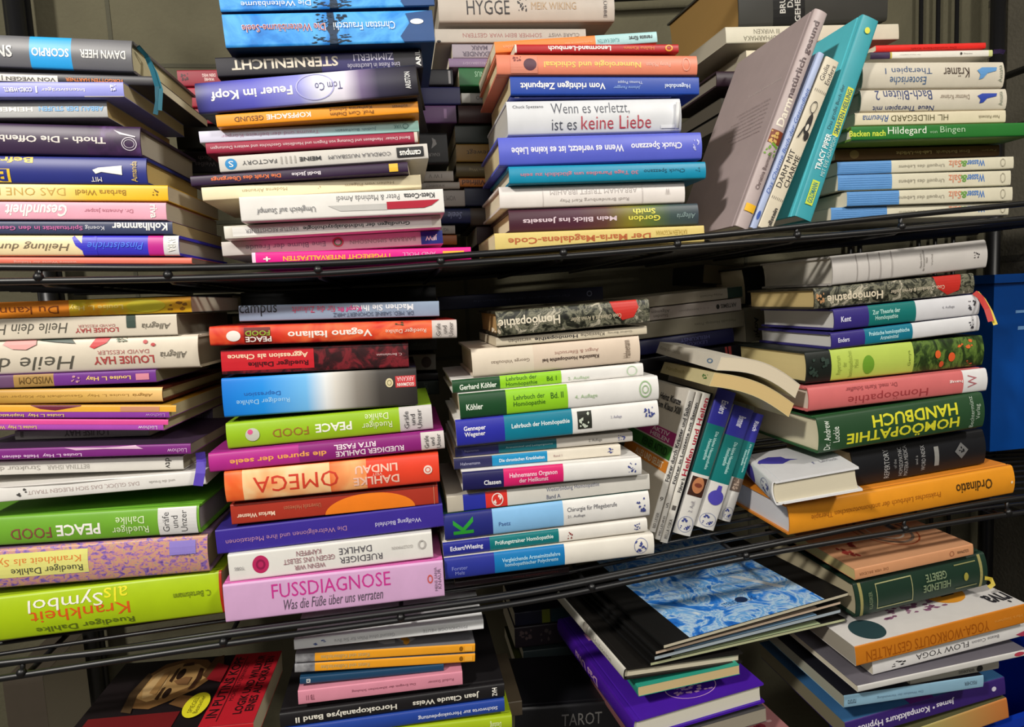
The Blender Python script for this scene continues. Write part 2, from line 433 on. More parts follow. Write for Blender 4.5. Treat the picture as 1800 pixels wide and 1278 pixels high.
# ------------------------------------------------------------------ blue plastic tubs
def tub(name, label, x0px, x1px, yt, yb, Y, depth, colr, marks=()):
    a = at(x0px, yt[0], Y); b = at(x1px, yt[1], Y); h = a.z-at(x0px, yb, Y).z
    e = bpy.data.objects.new(name, None); COL.objects.link(e)
    ex = (b-a); L = ex.length; ex.normalize(); ez = Vector((0, 0, 1)); ey = ez.cross(ex).normalized(); ez = ex.cross(ey)
    M = Matrix((ex, ey, ez)).transposed().to_4x4(); M.translation = a-ez*h; e.matrix_world = M
    e['label'] = label; e['category'] = 'plastic tub'
    bm = bmesh.new(); t = .003; tp = .008
    def ring(i, z, o=0): return [bm.verts.new(q) for q in ((i, i, z), (L-i, i, z), (L-i, depth-i, z), (i, depth-i, z))]
    R = [ring(tp, 0), ring(0, h), ring(t, h), ring(tp+t, t)]
    for u, v in zip(R, R[1:]):
        for i in range(4): bm.faces.new((u[i], u[(i+1) % 4], v[(i+1) % 4], v[i]))
    bm.faces.new(R[0][::-1]); bm.faces.new(R[-1])
    mm = [mat(colr, .3)]
    bmesh.ops.recalc_face_normals(bm, faces=bm.faces[:])
    for k, d in enumerate(marks): lay(bm, d, lambda q: q*L, lambda q: q*h, (), lambda q, z, ep: (q, tp*(1-z/h)-ep, z), mm, k)
    obj('body', bm, mm, e)
    bm = bmesh.new(); box(bm, -.006, L+.006, -.006, 0, h-.012, h+.001); box(bm, -.006, L+.006, depth, depth+.006, h-.012, h+.001)
    box(bm, -.006, -.0001, .0001, depth-.0001, h-.012, h+.001); box(bm, L+.0001, L+.006, .0001, depth-.0001, h-.012, h+.001)
    obj('rim', bm, [mat(colr, .3)], e)
tub('storage_tub', 'bright blue plastic tub standing on the middle shelf at the wall end', 1748, 2010, (484, 472), 796, .865, .22, '084a9e',
    [('r', .15, .22, .785, .80, '7fb0e8'), ('r', .17, .25, .69, .71, '7fb0e8')])
tub('storage_tub', 'royal blue plastic tub low beside the bottom shelf books', 1640, 1990, (1306, 1192), 1700, .72, .25, '1036a8')
# ------------------------------------------------------------------ the books
W = 'ece6da'; INK = '2b2a2e'; WH = 'f4f1ea'
SKY = ('art', 16, .7, 6, (1, 1, 1.3), ((.28, '1660b8'), (.42, '2a8ae0'), (.55, '58b2f4'), (.72, '2078d0')))
MARB = ('art', 170, .8, 9, (1, 1, 1.5), ((.3, '5a3f8a'), (.42, '8a68b0'), (.5, 'c88a86'), (.58, 'c8a070'), (.68, '8a6cb0')))
HERB = ('art', 75, 1.0, 8, (1, 1, 1), ((.32, '100f0c'), (.45, '2a2c22'), (.53, '7c7a66'), (.58, '2e3228'), (.66, 'c2baa4'), (.74, '1c1d18')))
TOM = ('art', 16, .8, 3, (1, 1, 1.5), ((.3, '7e1512'), (.45, 'd2331f'), (.6, 'ee6a3c'), (.75, 'b8241a')))
DRED = ('art', 70, .8, 6, (1, 1, 1), ((.3, '170b0d'), (.46, '351116'), (.6, '7a1f28'), (.72, '2a1013')))
POPPY = ('art', 90, .6, 8, (1, 1, .6), ((.32, '141f0d'), (.46, '2a4019'), (.58, '5f7a32'), (.68, '21361a')))
GLOW = ('art', 13, .7, 3, (1, 1, 1.3), ((.3, 'ee8a48'), (.5, 'f6c890'), (.7, 'f8e4bc')))
MBLUE = ('art', 21, 2.4, 8, (1, 1, 1), ((.3, '1a56b0'), (.42, '2f7fd6'), (.5, 'b9d4e6'), (.56, '4a98dc'), (.7, 'd5e0e4')))
NOISEG = ('art', 30, .8, 6, (1, 1, 1), ((.3, '55555a'), (.5, '8d8d90'), (.7, 'c5c5c8')))
FLAME = ('art', 13, .7, 3, (1, 1, 1.3), ((.3, 'e0351a'), (.5, 'ee6a30'), (.7, 'f7b070')))
YELO = ('art', 20, .6, 4, (1, 1, 1), ((.3, 'd97a16'), (.5, 'e9a81e'), (.65, 'd8c22a')))
PURP = ('art', 45, .5, 5, (1, 1, 1), ((.35, '33203f'), (.55, '43284f'), (.75, '6a4a86')))

# --- stack 1, upper shelf
G = 'upper shelf books in the stack under the thick grey hardback'
k = dict(group=G, Y=.70, D=.15, yaw=-3)
e = book((-130,53,112,231,68,126), '66666a', 'thick grey hardback with a sky blue square on its spine and a teal ribbon', kind='h', D=.17, base={**k, 'D': .18}, bands=[(48,122,'2aa3e6')], pages='ddd3ae',
     deco=[('t','SCORPIO',52,118,.36,.62,WH,180,'b'), ('t','DAWN HEER',138,220,.36,.62,'d8d8d4',180,'b'), ('t','SINS',-30,18,.3,.66,'d8d8d4',0,'b')])
ribbon(e, [(242,81,.70),(257,98,.715),(268,125,.695),(276,152,.68),(277,178,.68),(273,201,.68)], .004, '1f5a6c')
ribbon(e, [(243,83,.70),(260,102,.713),(274,130,.695),(283,158,.68),(281,194,.68)], .0035, '2a6a7c')
book((-110,121,141,270,134,150), '353338', 'charcoal paperback with orange lettering beneath the thick grey hardback', base=k,
     deco=[('r',-20,98,.05,.72,'dcd9cc'), ('t','VON WEGEN | EI',-15,94,.12,.62,'55524c',180,'b'), ('t','FORGOTTEN HARTNER',112,214,.2,.55,'d5793c',180,'b')])
book((-120,143,171,217,142,171), '8f92dc', 'lavender paperback with white lettering in the stack under the grey hardback', base={**k,'Y':.69}, bands=[(-120,217,'8f92dc')], pages='cdbd9a',
     deco=[('r',145,216,.0,.06,WH), ('t','Intensivträger',70,147,.34,.64,WH), ('t','|',60,63,.28,.7,WH), ('t','CORD-WERTL',4,54,.34,.62,WH,180,'b'), ('s',192,206,.15,.85,'dcdcf4',3)])
book((-140,174,208,188,173,207), 'b3b4b4', 'silver grey hardback with pale blue lettering under the lavender paperback', base=k, pages='d2b67c',
     deco=[('t','HEIMER DISCH',-70,55,.36,.62,WH,180,'b'), ('t','ABBAU DER STUFEN',66,182,.38,.66,'7db8ea',180,'b')])
book((-120,211,267,246,221,275), '3b2a46', 'dark purple book with a white looped emblem on its spine end', kind='h', base=k, bands=[(150,246,PURP)], pages='c0b7a8',
     deco=[('t','Thoth - Die Offenbarung',-60,184,.38,.66,'ddd6d0',180,'b'), ('o',212,240,.18,.62,'cfc8d2',.06), ('o',216,236,.26,.54,'cfc8d2',.06), ('p',198,238,.6,.86,'cfc8d2',[(0,1),(.4,.6),(1,.2),(1,.05),(.3,.4)])])
book((-150,269,322,257,277,324), '2a3280', 'navy hardback with yellow lettering and a small white trumpet picture', kind='h', base=k, pages='d0b87c',
     deco=[('t','Befreie dein',-110,54,.74,.96,'e8c03a',180,'b'), ('r',-20,13,.05,.52,'e9c235'), ('t','B',-14,8,.08,.5,'2a3280',180,'b'), ('p',160,213,.34,.68,WH,[(0,.5),(.2,.75),(1,1),(1,.0),(.3,.3),(.1,.1)]), ('t','MIT',156,175,.1,.26,WH), ('t','Amanda',229,240,.1,.85,'d7b85a',90)])
book((-110,322,351,295,325,354), ('grad', ((0,'f0e2b0'),(.4,'f1dc9a'),(.65,'f0c83e'),(1,'f2b81c'))), 'yellow paperback fading to cream between the navy hardback and the pink book', base=k, cov='f0c040', pages='c8baa0',
     deco=[('t','DAS ONE BRAIN',-70,111,.3,.78,'c9a24e',180,'l'), ('t','Barbara Wiedl',129,219,.34,.68,'a07a24'), ('s',266,279,.3,.8,'5b4a1a',5)])
book((-120,353,386,292,356,387), 'e9a9bc', 'pink paperback with flowing white lettering under the yellow one', base=k, pages='c2b7a2',
     deco=[('t','Gesundheit',5,114,.18,.86,WH,180,'bi'), ('t','Dr. Annette Jasper',145,232,.4,.68,'c57f92'), ('t','riva',263,276,.12,.88,WH,-90,'b')])
book((-110,388,412,303,389,412), '38405e', 'slate navy paperback with white and pink lettering under the pink one', base=k, pages='c4b084',
     deco=[('t','Kohlhammer',194,294,.3,.9,WH,180,'b'), ('t','Koenig',146,180,.32,.72,'d9d9e2'), ('t','Spiritualität in den Gesundheitsberufen',-100,142,.3,.72,'c0679e',180,'b')])
book((-120,413,450,314,413,450), 'efdcae', 'cream and bright blue paperback with a magenta end and white sticker', kind='h', base=k, bands=[(140,258,'3a35c4'),(258,286,'c22a8e'),(286,314,'dcdcdc')], cov='3a35c4', pages='b4aca0',
     deco=[('p',122,166,.0,.98,'3a35c4',[(0,.9),(.1,1),(.4,.62),(1,1),(1,0),(.42,0),(.4,.25),(.15,.5)]), ('t','Heilung durch',-30,118,.25,.7,'7a6a55',180,'i'), ('t','Pinselstriche',150,250,.3,.66,'4f7df0',180,'i'), ('t','AMRA',294,308,.2,.9,WH,-90,'b')])
book((-110,451,464,337,453,464), 'e87a66', 'thin salmon red booklet lying flat on the wires at the stack base', base={**k, 'D': .12}, pages='7d6a60', deco=[('t','weitere Worte der Heilung',20,130,.1,.5,'f3c0b0')])

# --- stack 2, upper shelf
G = 'upper shelf books in the stack under two sky blue paperbacks'
k = dict(group=G, Y=.70, D=.145)
tree = lambda x0, x1, v0, v1, s: ('s', x0, x1, v0, v1, '14283c', s, 40)
sk = [('p',560,600,0,1,'1c3450',[(.3,0),(.35,.3),(.2,.5),(.35,.6),(.3,1),(.6,1),(.65,.5),(.8,.45),(.65,.3),(.7,0)]), tree(530,620,.0,.35,2), tree(545,615,.55,1,4), ('p',700,762,0,1,'2a4f86',[(0,.2),(.3,.6),(.2,.9),(1,1),(1,0),(.1,0)])]
book((384,-32,20,752,-40,11), SKY, 'sky blue paperback with dark tree silhouettes, topmost of its stack', base=k, cov='274a78',
     deco=sk+[('t','Die Weltenbäume',420,540,.12,.3,'eaf2fa'),])
book((393,25,83,762,16,74), SKY, 'sky blue paperback with trees and red lettering, second from the stack top', base=k, cov='274a78',
     deco=sk+[('t','Die Weltenbäume-Seele',424,568,.42,.66,'f2f0f4',180,'b'), ('t','Die Weltenbäume-Seele',425,567,.43,.65,'b0504a'), ('t','Christian Frautschi',582,692,.42,.66,'e8f1fa'), ('e',720,744,.55,.72,'f4f4f0')])
book((380,100,136,742,86,119), '24222b', 'black paperback with large white capitals under the sky blue books', base={**k, 'Y': .715}, bands=[(560,690,'2d2860')],
     deco=[('t','STERNENLICHT',406,590,.3,.82,'ded3c2',180,'b'), ('t','ZIMMERLI',618,690,.5,.86,'cfcadf'), ('t','Eine Reise in Leuchtende',606,700,.1,.36,'bcb8cf'), ('t','ARIL',730,739,.1,.95,WH,90,'b')])
book((344,146,197,733,108,168), ('grad', ((0,'2b2a5a'),(.06,'4a4a9c'),(.25,'5a5ac0'),(.46,'8f90d8'),(.56,'e8e8f4'),(.66,'e6e0ee'),(.74,'7a6a8e'),(.82,'38344a'),(1,'211f28'))), 'thick hardback with violet blue to black spine jutting forward, tilted', kind='h', base={**k, 'Y': .69, 'D': .15}, yaw=-6, cov='1d1b22', pages='ddd0a4',
     deco=[('t','Feuer im Kopf',370,512,.34,.72,WH,180,'b'), ('t','Tom Co',552,600,.38,.64,'5a5a86'), ('o',518,586,.1,.95,'b8b8ea',.03), ('t','ARISTON',711,721,.2,.75,'d6d6d6',90,'b')])
book((380,205,220,735,173,202), 'ef9a24', 'orange paperback under the violet blue hardback', base={**k,'Y':.69}, yaw=-2,
     deco=[('t','KOPFSACHE',466,543,.3,.72,WH,180,'b'), ('t','GESUND',411,461,.3,.7,'5a3a1e',180), ('t','Katharina Schmid',577,652,.62,.88,'6b4318'), ('t','Prof. Curt Diehm',577,654,.2,.5,'6b4318'), ('t','südwest',688,716,.5,.75,'7a4a18')])
book((350,227,252,736,208,231), ('grad', ((0,'d6d3e6'),(.4,'cfd6ea'),(.6,'b9dfe4'),(1,'a5d8cc'))), 'pale lilac to mint paperback under the orange one', base=k, cov='d6e2e8', pages='a9a294',
     deco=[('t','Trauma und der befreite Körper',387,556,.3,.68,'c49ab8'), ('t','Judith Buchstein',585,658,.32,.62,'5f8f9c'), ('o',706,717,.3,.75,'3b7f78',.1), ('t','VAK',690,704,.34,.68,'3b7f78')])
book((362,252,270,734,230,251), '9a2440', 'thin crimson paperback with a line of white lettering', base=k, pages='d0c4ae', bands=[(728,734,'cfc4b4')],
     deco=[('t','Bernd Deiser  Handlesen und Deutung von Fingern und Handlinien Geschichte und weitere Deutungen',370,720,.32,.7,'e6cdd0')])
e = book((385,275,303,752,251,279), 'cfcbc4', 'light grey paperback with a blue disc and black label, in the stack', base=k, pages='c0b8a6',
     deco=[('e',395,415,.12,.82,'2a8ac8'), ('t','S',401,409,.28,.66,WH), ('t','FACTORY',424,483,.36,.62,'4a4a4c'), ('t','||||',490,516,.28,.74,'a8a49c'), ('t','MEINE',522,560,.36,.62,'38383a',180,'b'), ('t','CORDULA NUSSBAUM',573,684,.36,.6,'55555a'), ('r',695,744,.18,.82,'1c1c1e'), ('t','campus',700,739,.3,.72,WH,180,'b')])
book((335,309,328,717,284,302), '33203c', 'dark plum paperback with orange lettering and a yellow square', base={**k, 'Y': .70, 'D': .13}, yaw=-4,
     deco=[('t','Die Kraft des Übergangs',370,491,.2,.8,'e0703c',180,'b'), ('t','Bodil Jäcke',510,561,.3,.75,'dcd4dc',180,'b'), ('r',683,699,.1,.9,'e8bc3c')])
book((355,330,352,740,304,331), 'f0e2bc', 'cream paperback tilted on the white book with the red arrow', base={**k, 'D': .13}, pages='ddd0ae',
     deco=[('t','Moderne Alraunen',423,500,.4,.66,'b0a07c'), ('s',552,560,.35,.6,'a08a60',4,4), ('t','Heilen von Pilgern',602,690,.4,.66,'b0a07c')])
book((422,346,390,780,331,374), 'e2dfda', 'white paperback with a long red and grey arrow on the spine', base={**k, 'Y': .685},
     deco=[('t','Peter & Mathinda Amedi',588,700,.62,.86,'6a6a6a'), ('t','Klett-Cotta',708,764,.64,.86,'3c3c3e',180,'b'), ('p',572,676,.22,.48,'c2c0bc',[(0,1),(1,1),(1,0),(.2,.1)]), ('p',676,772,.24,.56,'b01c34',[(0,.95),(1,1),(.85,.3),(.7,0),(0,0)]), ('t','Umgleich auf Stumpf',450,550,.26,.56,'77777a')])
book((394,394,422,775,376,399), 'ddd8cc', 'white paperback with bold black lettering above the one with a blue label', base={**k, 'Y': .70},
     deco=[('r',408,758,.16,.86,'f3f1ec'), ('t','Grundlagen der Individualpsychologie',528,718,.34,.72,INK,180,'b'), ('t','KRISTUF RECHSTEINER',430,520,.36,.66,'77757a')])
book((390,424,450,778,401,430), 'dcd6d0', 'off-white paperback with a rainbow ring and a blue label square', base={**k, 'Y': .72},
     deco=[('t','Eine Blume der Freude',430,567,.3,.66,'8a8690'), ('o',579,599,.2,.9,'c85a6a',.16), ('o',582,596,.3,.8,'4aa05a',.14), ('t','BARBARA SIMONSOHN',610,728,.34,.62,'9a968f'), ('r',738,778,.04,.98,'2a409a'), ('t','JFW',746,768,.3,.72,WH,180,'b')])
book((443,442,468,828,433,456), 'e2188c', 'hot pink paperback with yellow lettering resting on the upper shelf wires', base={**k, 'Y': .692, 'D': .14}, bands=[(443,449,'f0d0e2')],
     deco=[('t','TYPGERECHT INTERVALLFASTEN',495,684,.3,.66,'f2b83c',180,'b'), ('t','AND MOLL',703,763,.4,.7,'f0a8d0'), ('r',776,815,.55,.72,'f0b23c'), ('t','+',462,474,.3,.66,WH,180,'b')])

# --- rear row, upper shelf; its shade is already in the cover colours
G = 'rear row books on the upper shelf'
k = dict(group=G, Y=.90, D=.15)
book((312,123,152,520,120,149), '8c1e30', 'crimson book in the rear row with a small pale label, topmost of the red ones', base=k, deco=[('s',316,334,.1,.85,'3a1018',3), ('t','WAHRE\nDEIN WEG',355,378,.3,.75,'e8c8c4',180,'b')])
book((316,154,189,520,151,186), '9c2236', 'plain crimson book in the rear row, middle of the red ones', base=k)
book((326,191,218,520,188,215), '84202e', 'crimson book in the rear row, lowest of the red ones', base=k, deco=[('s',336,350,.2,.7,'b06a70',6,5), ('t','T',370,376,.2,.7,'e0b8b4')])
book((310,222,262,520,219,259), '12150f', 'blackish green book in the rear row under the red ones', base=k)
book((315,266,305,520,264,302), '15131a', 'black book with faint grey lettering in the rear row behind the plum one', base=k, deco=[('t','Weißes\nBuch',342,378,.3,.78,'6a6468')])
k['Y'] = .872; k['D'] = .14
book((660,236,292,787,233,288), '1e1f22', 'black book with a small white fish emblem in the rear row', base=k, deco=[('p',758,768,.5,.85,'b0b0b0',[(0,0),(.3,.6),(.2,1),(.8,.8),(1,.4),(.5,.2)]), ('t','KNAUR',752,772,.25,.36,'a0a0a0')])
book((520,304,323,797,300,318), 'b6b0a8', 'upper of two slim grey books in the rear row beside the cream one', base=k, deco=[('t','I W V',752,776,.3,.7,'77726c')])
book((520,324,336,808,319,332), 'aca69e', 'lower of two slim grey books in the rear row beside the cream one', base=k, deco=[('t','H WAHRHEIT',746,780,.25,.72,'6c6862')])
book((520,338,367,817,333,363), 'a09a96', 'thick grey book in the rear row behind the white one with the arrow', base=k, deco=[('t','VOM TOD',765,800,.35,.65,'5c5856')])
book((520,369,396,827,365,393), '1f2a58', 'navy blue book with pale script in the rear row', kind='h', base=k, deco=[('t','Seele',786,812,.3,.75,'8a94c4',180,'i')])
book((520,398,414,800,396,411), 'a8a29a', 'short pale grey book low in the rear row', base=k, deco=[('t','IG',779,787,.3,.7,'55525a')])
book((520,415,432,803,412,431), 'b0622c', 'rust orange book low in the rear row by the hot pink one', base=k)
k['Y'] = .88
e = book((770,-22,37,1080,-22,36), 'bdb5aa', 'warm grey hardback with thin black capitals and a snow crystal emblem', kind='h', base={**k, 'Y': .875, 'D': .14}, cov='a89e96', pages='c9c0b0',
     deco=[('t','HYGGE',818,892,.2,.62,'3c3a3c',0,''), ('s',905,925,.25,.78,'3c3a3c',8,22), ('t','MEIK WIKING',930,1010,.34,.56,'b59c7c',0), ('t','LÜBBE',1060,1067,.1,.7,'5c5858',-90)])
book((765,50,75,1030,50,74), 'b3aca2', 'grey book with faded red lettering beneath the warm grey hardback', base={**k, 'Y': .878}, deco=[('t','SOMMER BEIM WAR GESTERN',812,950,.36,.66,'a0706c'), ('t','CLARE WIST',962,1018,.4,.66,'7c7470'), ('e',767,774,.0,.16,'2c2a2c')])
book((795,77,102,1030,77,102), '98909a', 'lavender grey book with dark capitals in the rear row', base=k, deco=[('t','ALEXANDER\nMARK',812,872,.12,.88,'5a5260',180,'b')])
book((789,102,118,1030,102,118), '7c6886', 'dull lilac slim book in the rear row', base=k, deco=[('t','JULIA WEISSBRODT',812,880,.3,.65,'a898b0')])
book((807,119,151,1030,119,151), '1f5a30', 'dark green book in the rear row behind the salmon hardback', base=k, deco=[('t','SINUS',834,856,.5,.8,'8fb89a')])
book((700,121,150,796,121,150), '1c1d26', 'black book end with a white mark in the rear row', base=k, deco=[('r',788,792,.1,.9,'a0a0a4')])
book((690,152,184,809,152,184), '191a4c', 'deep indigo book in the rear row below the black end', base=k)
book((700,185,217,802,185,216), '5a3a66', 'purple book in the rear row with a faint pale bar', base=k, deco=[('r',780,785,.25,.8,'8a6a94')])
book((811,163,181,1030,163,181), '8d8d8a', 'grey white book in the rear row with dark capitals', base=k, deco=[('r',812,826,.05,.95,'b0b0aa'), ('t','TIMO',836,858,.3,.7,'4a4a4c')])
book((806,183,216,1030,183,216), '3c2424', 'dark brown book in the rear row', kind='h', base=k)
book((800,220,252,1030,220,252), '222c26', 'black green book in the rear row above the ochre one', base=k)
book((802,253,284,1030,253,284), '8a6a2a', 'ochre book with dark lettering in the rear row', base=k, deco=[('t','bewegt',820,860,.35,.72,'3c2e14')])
book((802,286,311,1030,286,311), '5c5030', 'olive brown book in the rear row beneath the ochre one', kind='h', base=k, deco=[('t','Vom Weg',824,856,.4,.65,'978a60')])
book((807,313,328,1030,313,328), 'c07634', 'orange tan slim book in the rear row', base=k, deco=[('t','Wilfried',812,858,.2,.8,'5c3416',180,'b')])
book((817,330,362,1030,330,362), '1e2440', 'midnight blue book in the rear row behind the white one', base=k)
book((826,365,396,1030,365,396), '4c4038', 'taupe brown book in the rear row by the plum one', kind='h', base=k)
book((838,398,430,1030,398,430), '2e1a20', 'maroon black book low in the rear row', base=k)

# --- stack 3, upper shelf
G = 'upper shelf books in the stack with the salmon hardback'
k = dict(group=G, Y=.70, D=.14)
book((870,73,93,1155,54,75), 'ee8640', 'thin orange booklet with a pale blue end tilted on the stack top', base={**k, 'Y': .735}, bands=[(1044,1155,'a8d4d6')], cov='e88a44',
     deco=[('t','KLARE KARTEN',1048,1086,.25,.6,'5a9a9c'), ('t','renate fürst',1104,1146,.3,.7,'2c3a3c',180,'b'), ('t','seelen',884,905,.3,.6,'f5b888'), ('t','das große kartenbuch der zahlen',990,1038,.3,.55,'f5b888')])
book((905,77,93,1193,77,92), 'b01c22', 'thin red book with white lettering on the salmon hardback', base=k, bands=[(905,908,'e8dcd0')],
     deco=[('t','Lenormand-Lernbuch',962,1071,.22,.78,WH,180,'b'), ('t','Halina Kamm',1094,1148,.3,.7,'e88a3a'), ('o',1168,1182,.1,.9,'e8a03a',.2)])
book((873,94,131,1226,96,132), 'e08468', 'salmon hardback with yellow lettering and a small dark globe', kind='h', base=k, pages='d8c9a4',
     deco=[('t','Numerologie und Schicksal',953,1123,.34,.72,'ecc868',180,'b'), ('t','Penny Mclean',1132,1176,.4,.66,'eec0ae'), ('r',896,942,.08,.9,'d88a74'), ('e',918,940,.2,.78,'5a3a48'), ('s',898,918,.5,.9,'8a4a48',3), ('o',1198,1212,.2,.85,'eeb09c',.06)])
book((897,134,167,1229,135,166), '1c44a4', 'royal blue paperback with big white lettering under the salmon hardback', base=k, pages='cfc19c', topcol='1a3a8c',
     deco=[('t','Vom richtigen Zeitpunkt',914,1060,.3,.76,WH,180,'b'), ('t','Thomas Poppe',1082,1126,.6,.8,'c8d4f0'), ('t','Johanna Paungger',1074,1122,.3,.52,'8fb0ea',180,'i'), ('t','Hugendubel',1166,1212,.34,.66,'c8d4f0',180,'b')])
book((897,168,173,1180,167,171), '5560b4', 'very thin blue violet booklet under the royal blue paperback', base={**k, 'Y': .705}, deco=[('r',904,912,.1,.9,'c8c8e8')])
e = book((892,176,238,1198,171,230), 'd4d6da', 'white boxed card set with grey and red lettering', kind='h', base={**k, 'D': .15}, cat='card box', name='card_box', cov='d0d2d4', pages='c6c4be', over=.001,
     deco=[('t','Chuck Spezzano',902,954,.74,.86,'44464e',0), ('t','Wenn es verletzt,',967,1104,.54,.9,'4a4e5a',0,'l'), ('t','ist es',967,1010,.12,.42,'4a4e5a',0,'l'), ('t','keine Liebe',1018,1142,.12,.5,'b83a4a',0,'l'), ('r',1160,1186,.1,.2,'e8eaec')])
bm = bmesh.new(); tube(bm, [at(1192,180,.698)+Vector((0,0,0)), at(1190,226,.698)], .0024, 10); part('curled_flap', bm, [mat('d8d9da')], e, True)
book((877,241,291,1234,230,280), '5a64cc', 'periwinkle blue hardback with white lettering below the white card box', kind='h', base={**k, 'Y': .695}, pages='d8caa2',
     deco=[('t','Wenn es verletzt, ist es keine Liebe',898,1092,.36,.66,'e6e6f2',180,'b'), ('t','Chuck Spezzano',1105,1197,.4,.7,'e6e6f2',180,'b'), ('s',1216,1230,.25,.8,'b8bcec',4,14)])
book((895,292,324,1241,283,314), '128cb0', 'teal hardback with dull red lettering under the periwinkle one', kind='h', base={**k, 'Y': .69}, pages='e6dcc4', cov='0e7a9c',
     deco=[('t','30 Tage Paradies um glücklich zu sein',914,1118,.36,.64,'b8788c',180,'b'), ('t','Chuck Spezzano',1128,1202,.4,.68,'0a4a60'), ('s',1220,1230,.35,.7,'0a4a60',2,6)])
book((878,326,368,1204,317,356), 'e4ddd8', 'creamy white hardback with fine grey capitals under the teal one', kind='h', base={**k, 'Y': .70}, pages='e8dfc4',
     deco=[('t','ABRAHAM TRIFFT IBRAHIM',964,1117,.54,.76,'b0a8a4'), ('t','Rudi Brandenburg Karl May',980,1102,.2,.38,'b0a8a4'), ('r',951,952,.0,1,'cfc8c4'), ('r',1126,1127,.0,1,'cfc8c4'), ('t','W',1168,1176,.4,.7,'bcb4b0')])
book((895,369,409,1228,356,395), ('grad', ((0,'43202e'),(.35,'4c2436'),(.5,'5c3a34'),(.62,'7c7428'),(.74,'5c6e34'),(.85,'3c4e4c'),(1,'39454e'))), 'plum to olive to slate hardback near the base of its stack', kind='h', base={**k, 'Y': .70}, cov='3e2230', pages='efe2c4',
     deco=[('t','Mein Blick ins Jenseits',918,1080,.34,.62,'d8c4ce',180,'b'), ('t','Gordon\nSmith',1101,1158,.26,.84,'e0d858',180,'b'), ('t','Allegria',1188,1222,.3,.6,'8aa0a0',180,'i')])
book((870,411,440,1238,395,426), 'dcc678', 'mustard yellow paperback with red lettering, lowest of its stack', base={**k, 'Y': .69}, pages='e8dcb4', cov='d8c070',
     deco=[('t','Der Maria-Magdalena-Code',892,1140,.3,.8,'b8663a',180,'b'), ('t','KATHLEEN MCGOWAN',1150,1206,.5,.8,'b89c4a')])

# --- rear books behind the leaning ones, upper shelf
G = 'rear row books behind the leaning ones on the upper shelf'
k = dict(group=G, Y=.875, D=.16)
book((1297,-60,43,1560,-75,38), '3a3a36', 'huge dark olive volume with a black label at the shelf top', kind='h', base={**k, 'D': .2, 'Y': .88}, pages='9c7c48', yaw=4,
     deco=[('r',1355,1410,.0,1,'131313'), ('t','BRUNS\nDAS\nGEHEIMNIS',1366,1402,.05,.75,'cfcfc8',90,'b')])
book((1276,47,76,1580,41,69), 'd3cdb8', 'cream white paperback with grey capitals under the huge olive volume', base=k, yaw=2, pages='bdb6a4',
     deco=[('t','PHYTOPHARMAKA\nIII WIRKEN',1305,1384,.12,.82,'77725f')])
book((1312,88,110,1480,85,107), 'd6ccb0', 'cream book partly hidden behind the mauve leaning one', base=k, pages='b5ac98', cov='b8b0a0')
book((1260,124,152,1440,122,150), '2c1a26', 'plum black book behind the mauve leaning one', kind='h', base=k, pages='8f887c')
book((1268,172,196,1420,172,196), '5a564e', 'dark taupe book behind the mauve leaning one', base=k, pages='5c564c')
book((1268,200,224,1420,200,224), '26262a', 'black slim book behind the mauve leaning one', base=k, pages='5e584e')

# --- leaning books, upper shelf   (corners: foot left, head left, head right, foot right)
G = 'books leaning on the upper shelf'
def lean(bl, tl, tr, br): return (bl, tl, tr, br)
k = dict(group=G, Y=.685)
book(lean((1293,398),(1434,14),(1457,24),(1317,403)), 'b3a4a2', 'mauve grey hardback leaning with its broad cover turned outward', kind='h', D=.17, base=k, pages='dcd8c4', topcol='aa9a9a', cov='b3a4a2',
     deco=[('t','Darm',.47,.60,.25,.8,'e6dccc',0,'b'), ('t','natürlich gesund',.60,.95,.25,.8,'5a4a4c',0,'b'), ('r',.39,.45,.05,.95,'7a3a22'), ('s',.38,.46,.0,1,'caa45a',3,10), ('s',.33,.40,.0,1,'6a9a2a',5,14), ('t','Christina Baumann',.18,.35,.35,.65,'5a4648',0), ('r',.075,.11,.1,.85,'e8b42a')],
     top=[('t','Gesund durch Ernährung',.70,.715,.12,.55,'d0c4c0',90)]+[('t','Verdauung und Wohlbefinden sind eng verbunden mit',.46+.022*i,.47+.022*i,.16,.56+.05*(i%3),'6c5c5e',90,'l') for i in range(8)])
book(lean((1319,401),(1440,90),(1450,96),(1331,402)), 'a9b6d6', 'thin pale blue paperback squeezed between the mauve and the cream leaning books', D=.13, base=k,
     deco=[('t','Das Charme Buch der Gesundheit',.2,.8,.2,.8,'4a68b0',0,'i'), ('e',.05,.1,.3,.8,'3a58a8')])
book(lean((1333,403),(1452,96),(1477,112),(1357,403)), 'd2c8b2', 'cream paperback leaning, with a black cat drawing on its spine', D=.135, base=k,
     deco=[('t','Giulia\nEnders',.86,.97,.12,.88,'4c4844',0), ('t','DARM MIT\nCHARME',.24,.46,.08,.92,'33302e',0), ('t','. . . . . . .',.17,.19,.1,.9,'6a645c',90), ('t','. . . . . . .',.80,.82,.1,.9,'6a645c',90), ('t','ullstein',.02,.13,.2,.5,'4c4844',0,'b'),
       ('e',.56,.68,.25,.62,'2a2726'), ('e',.53,.58,.1,.45,'2a2726'), ('o',.68,.75,.3,.75,'2a2726',.08), ('e',.58,.62,.35,.55,'d8d0c0'), ('p',.53,.60,.55,.85,'2a2726',[(0,1),(1,.4),(1,0),(0,.7)])])
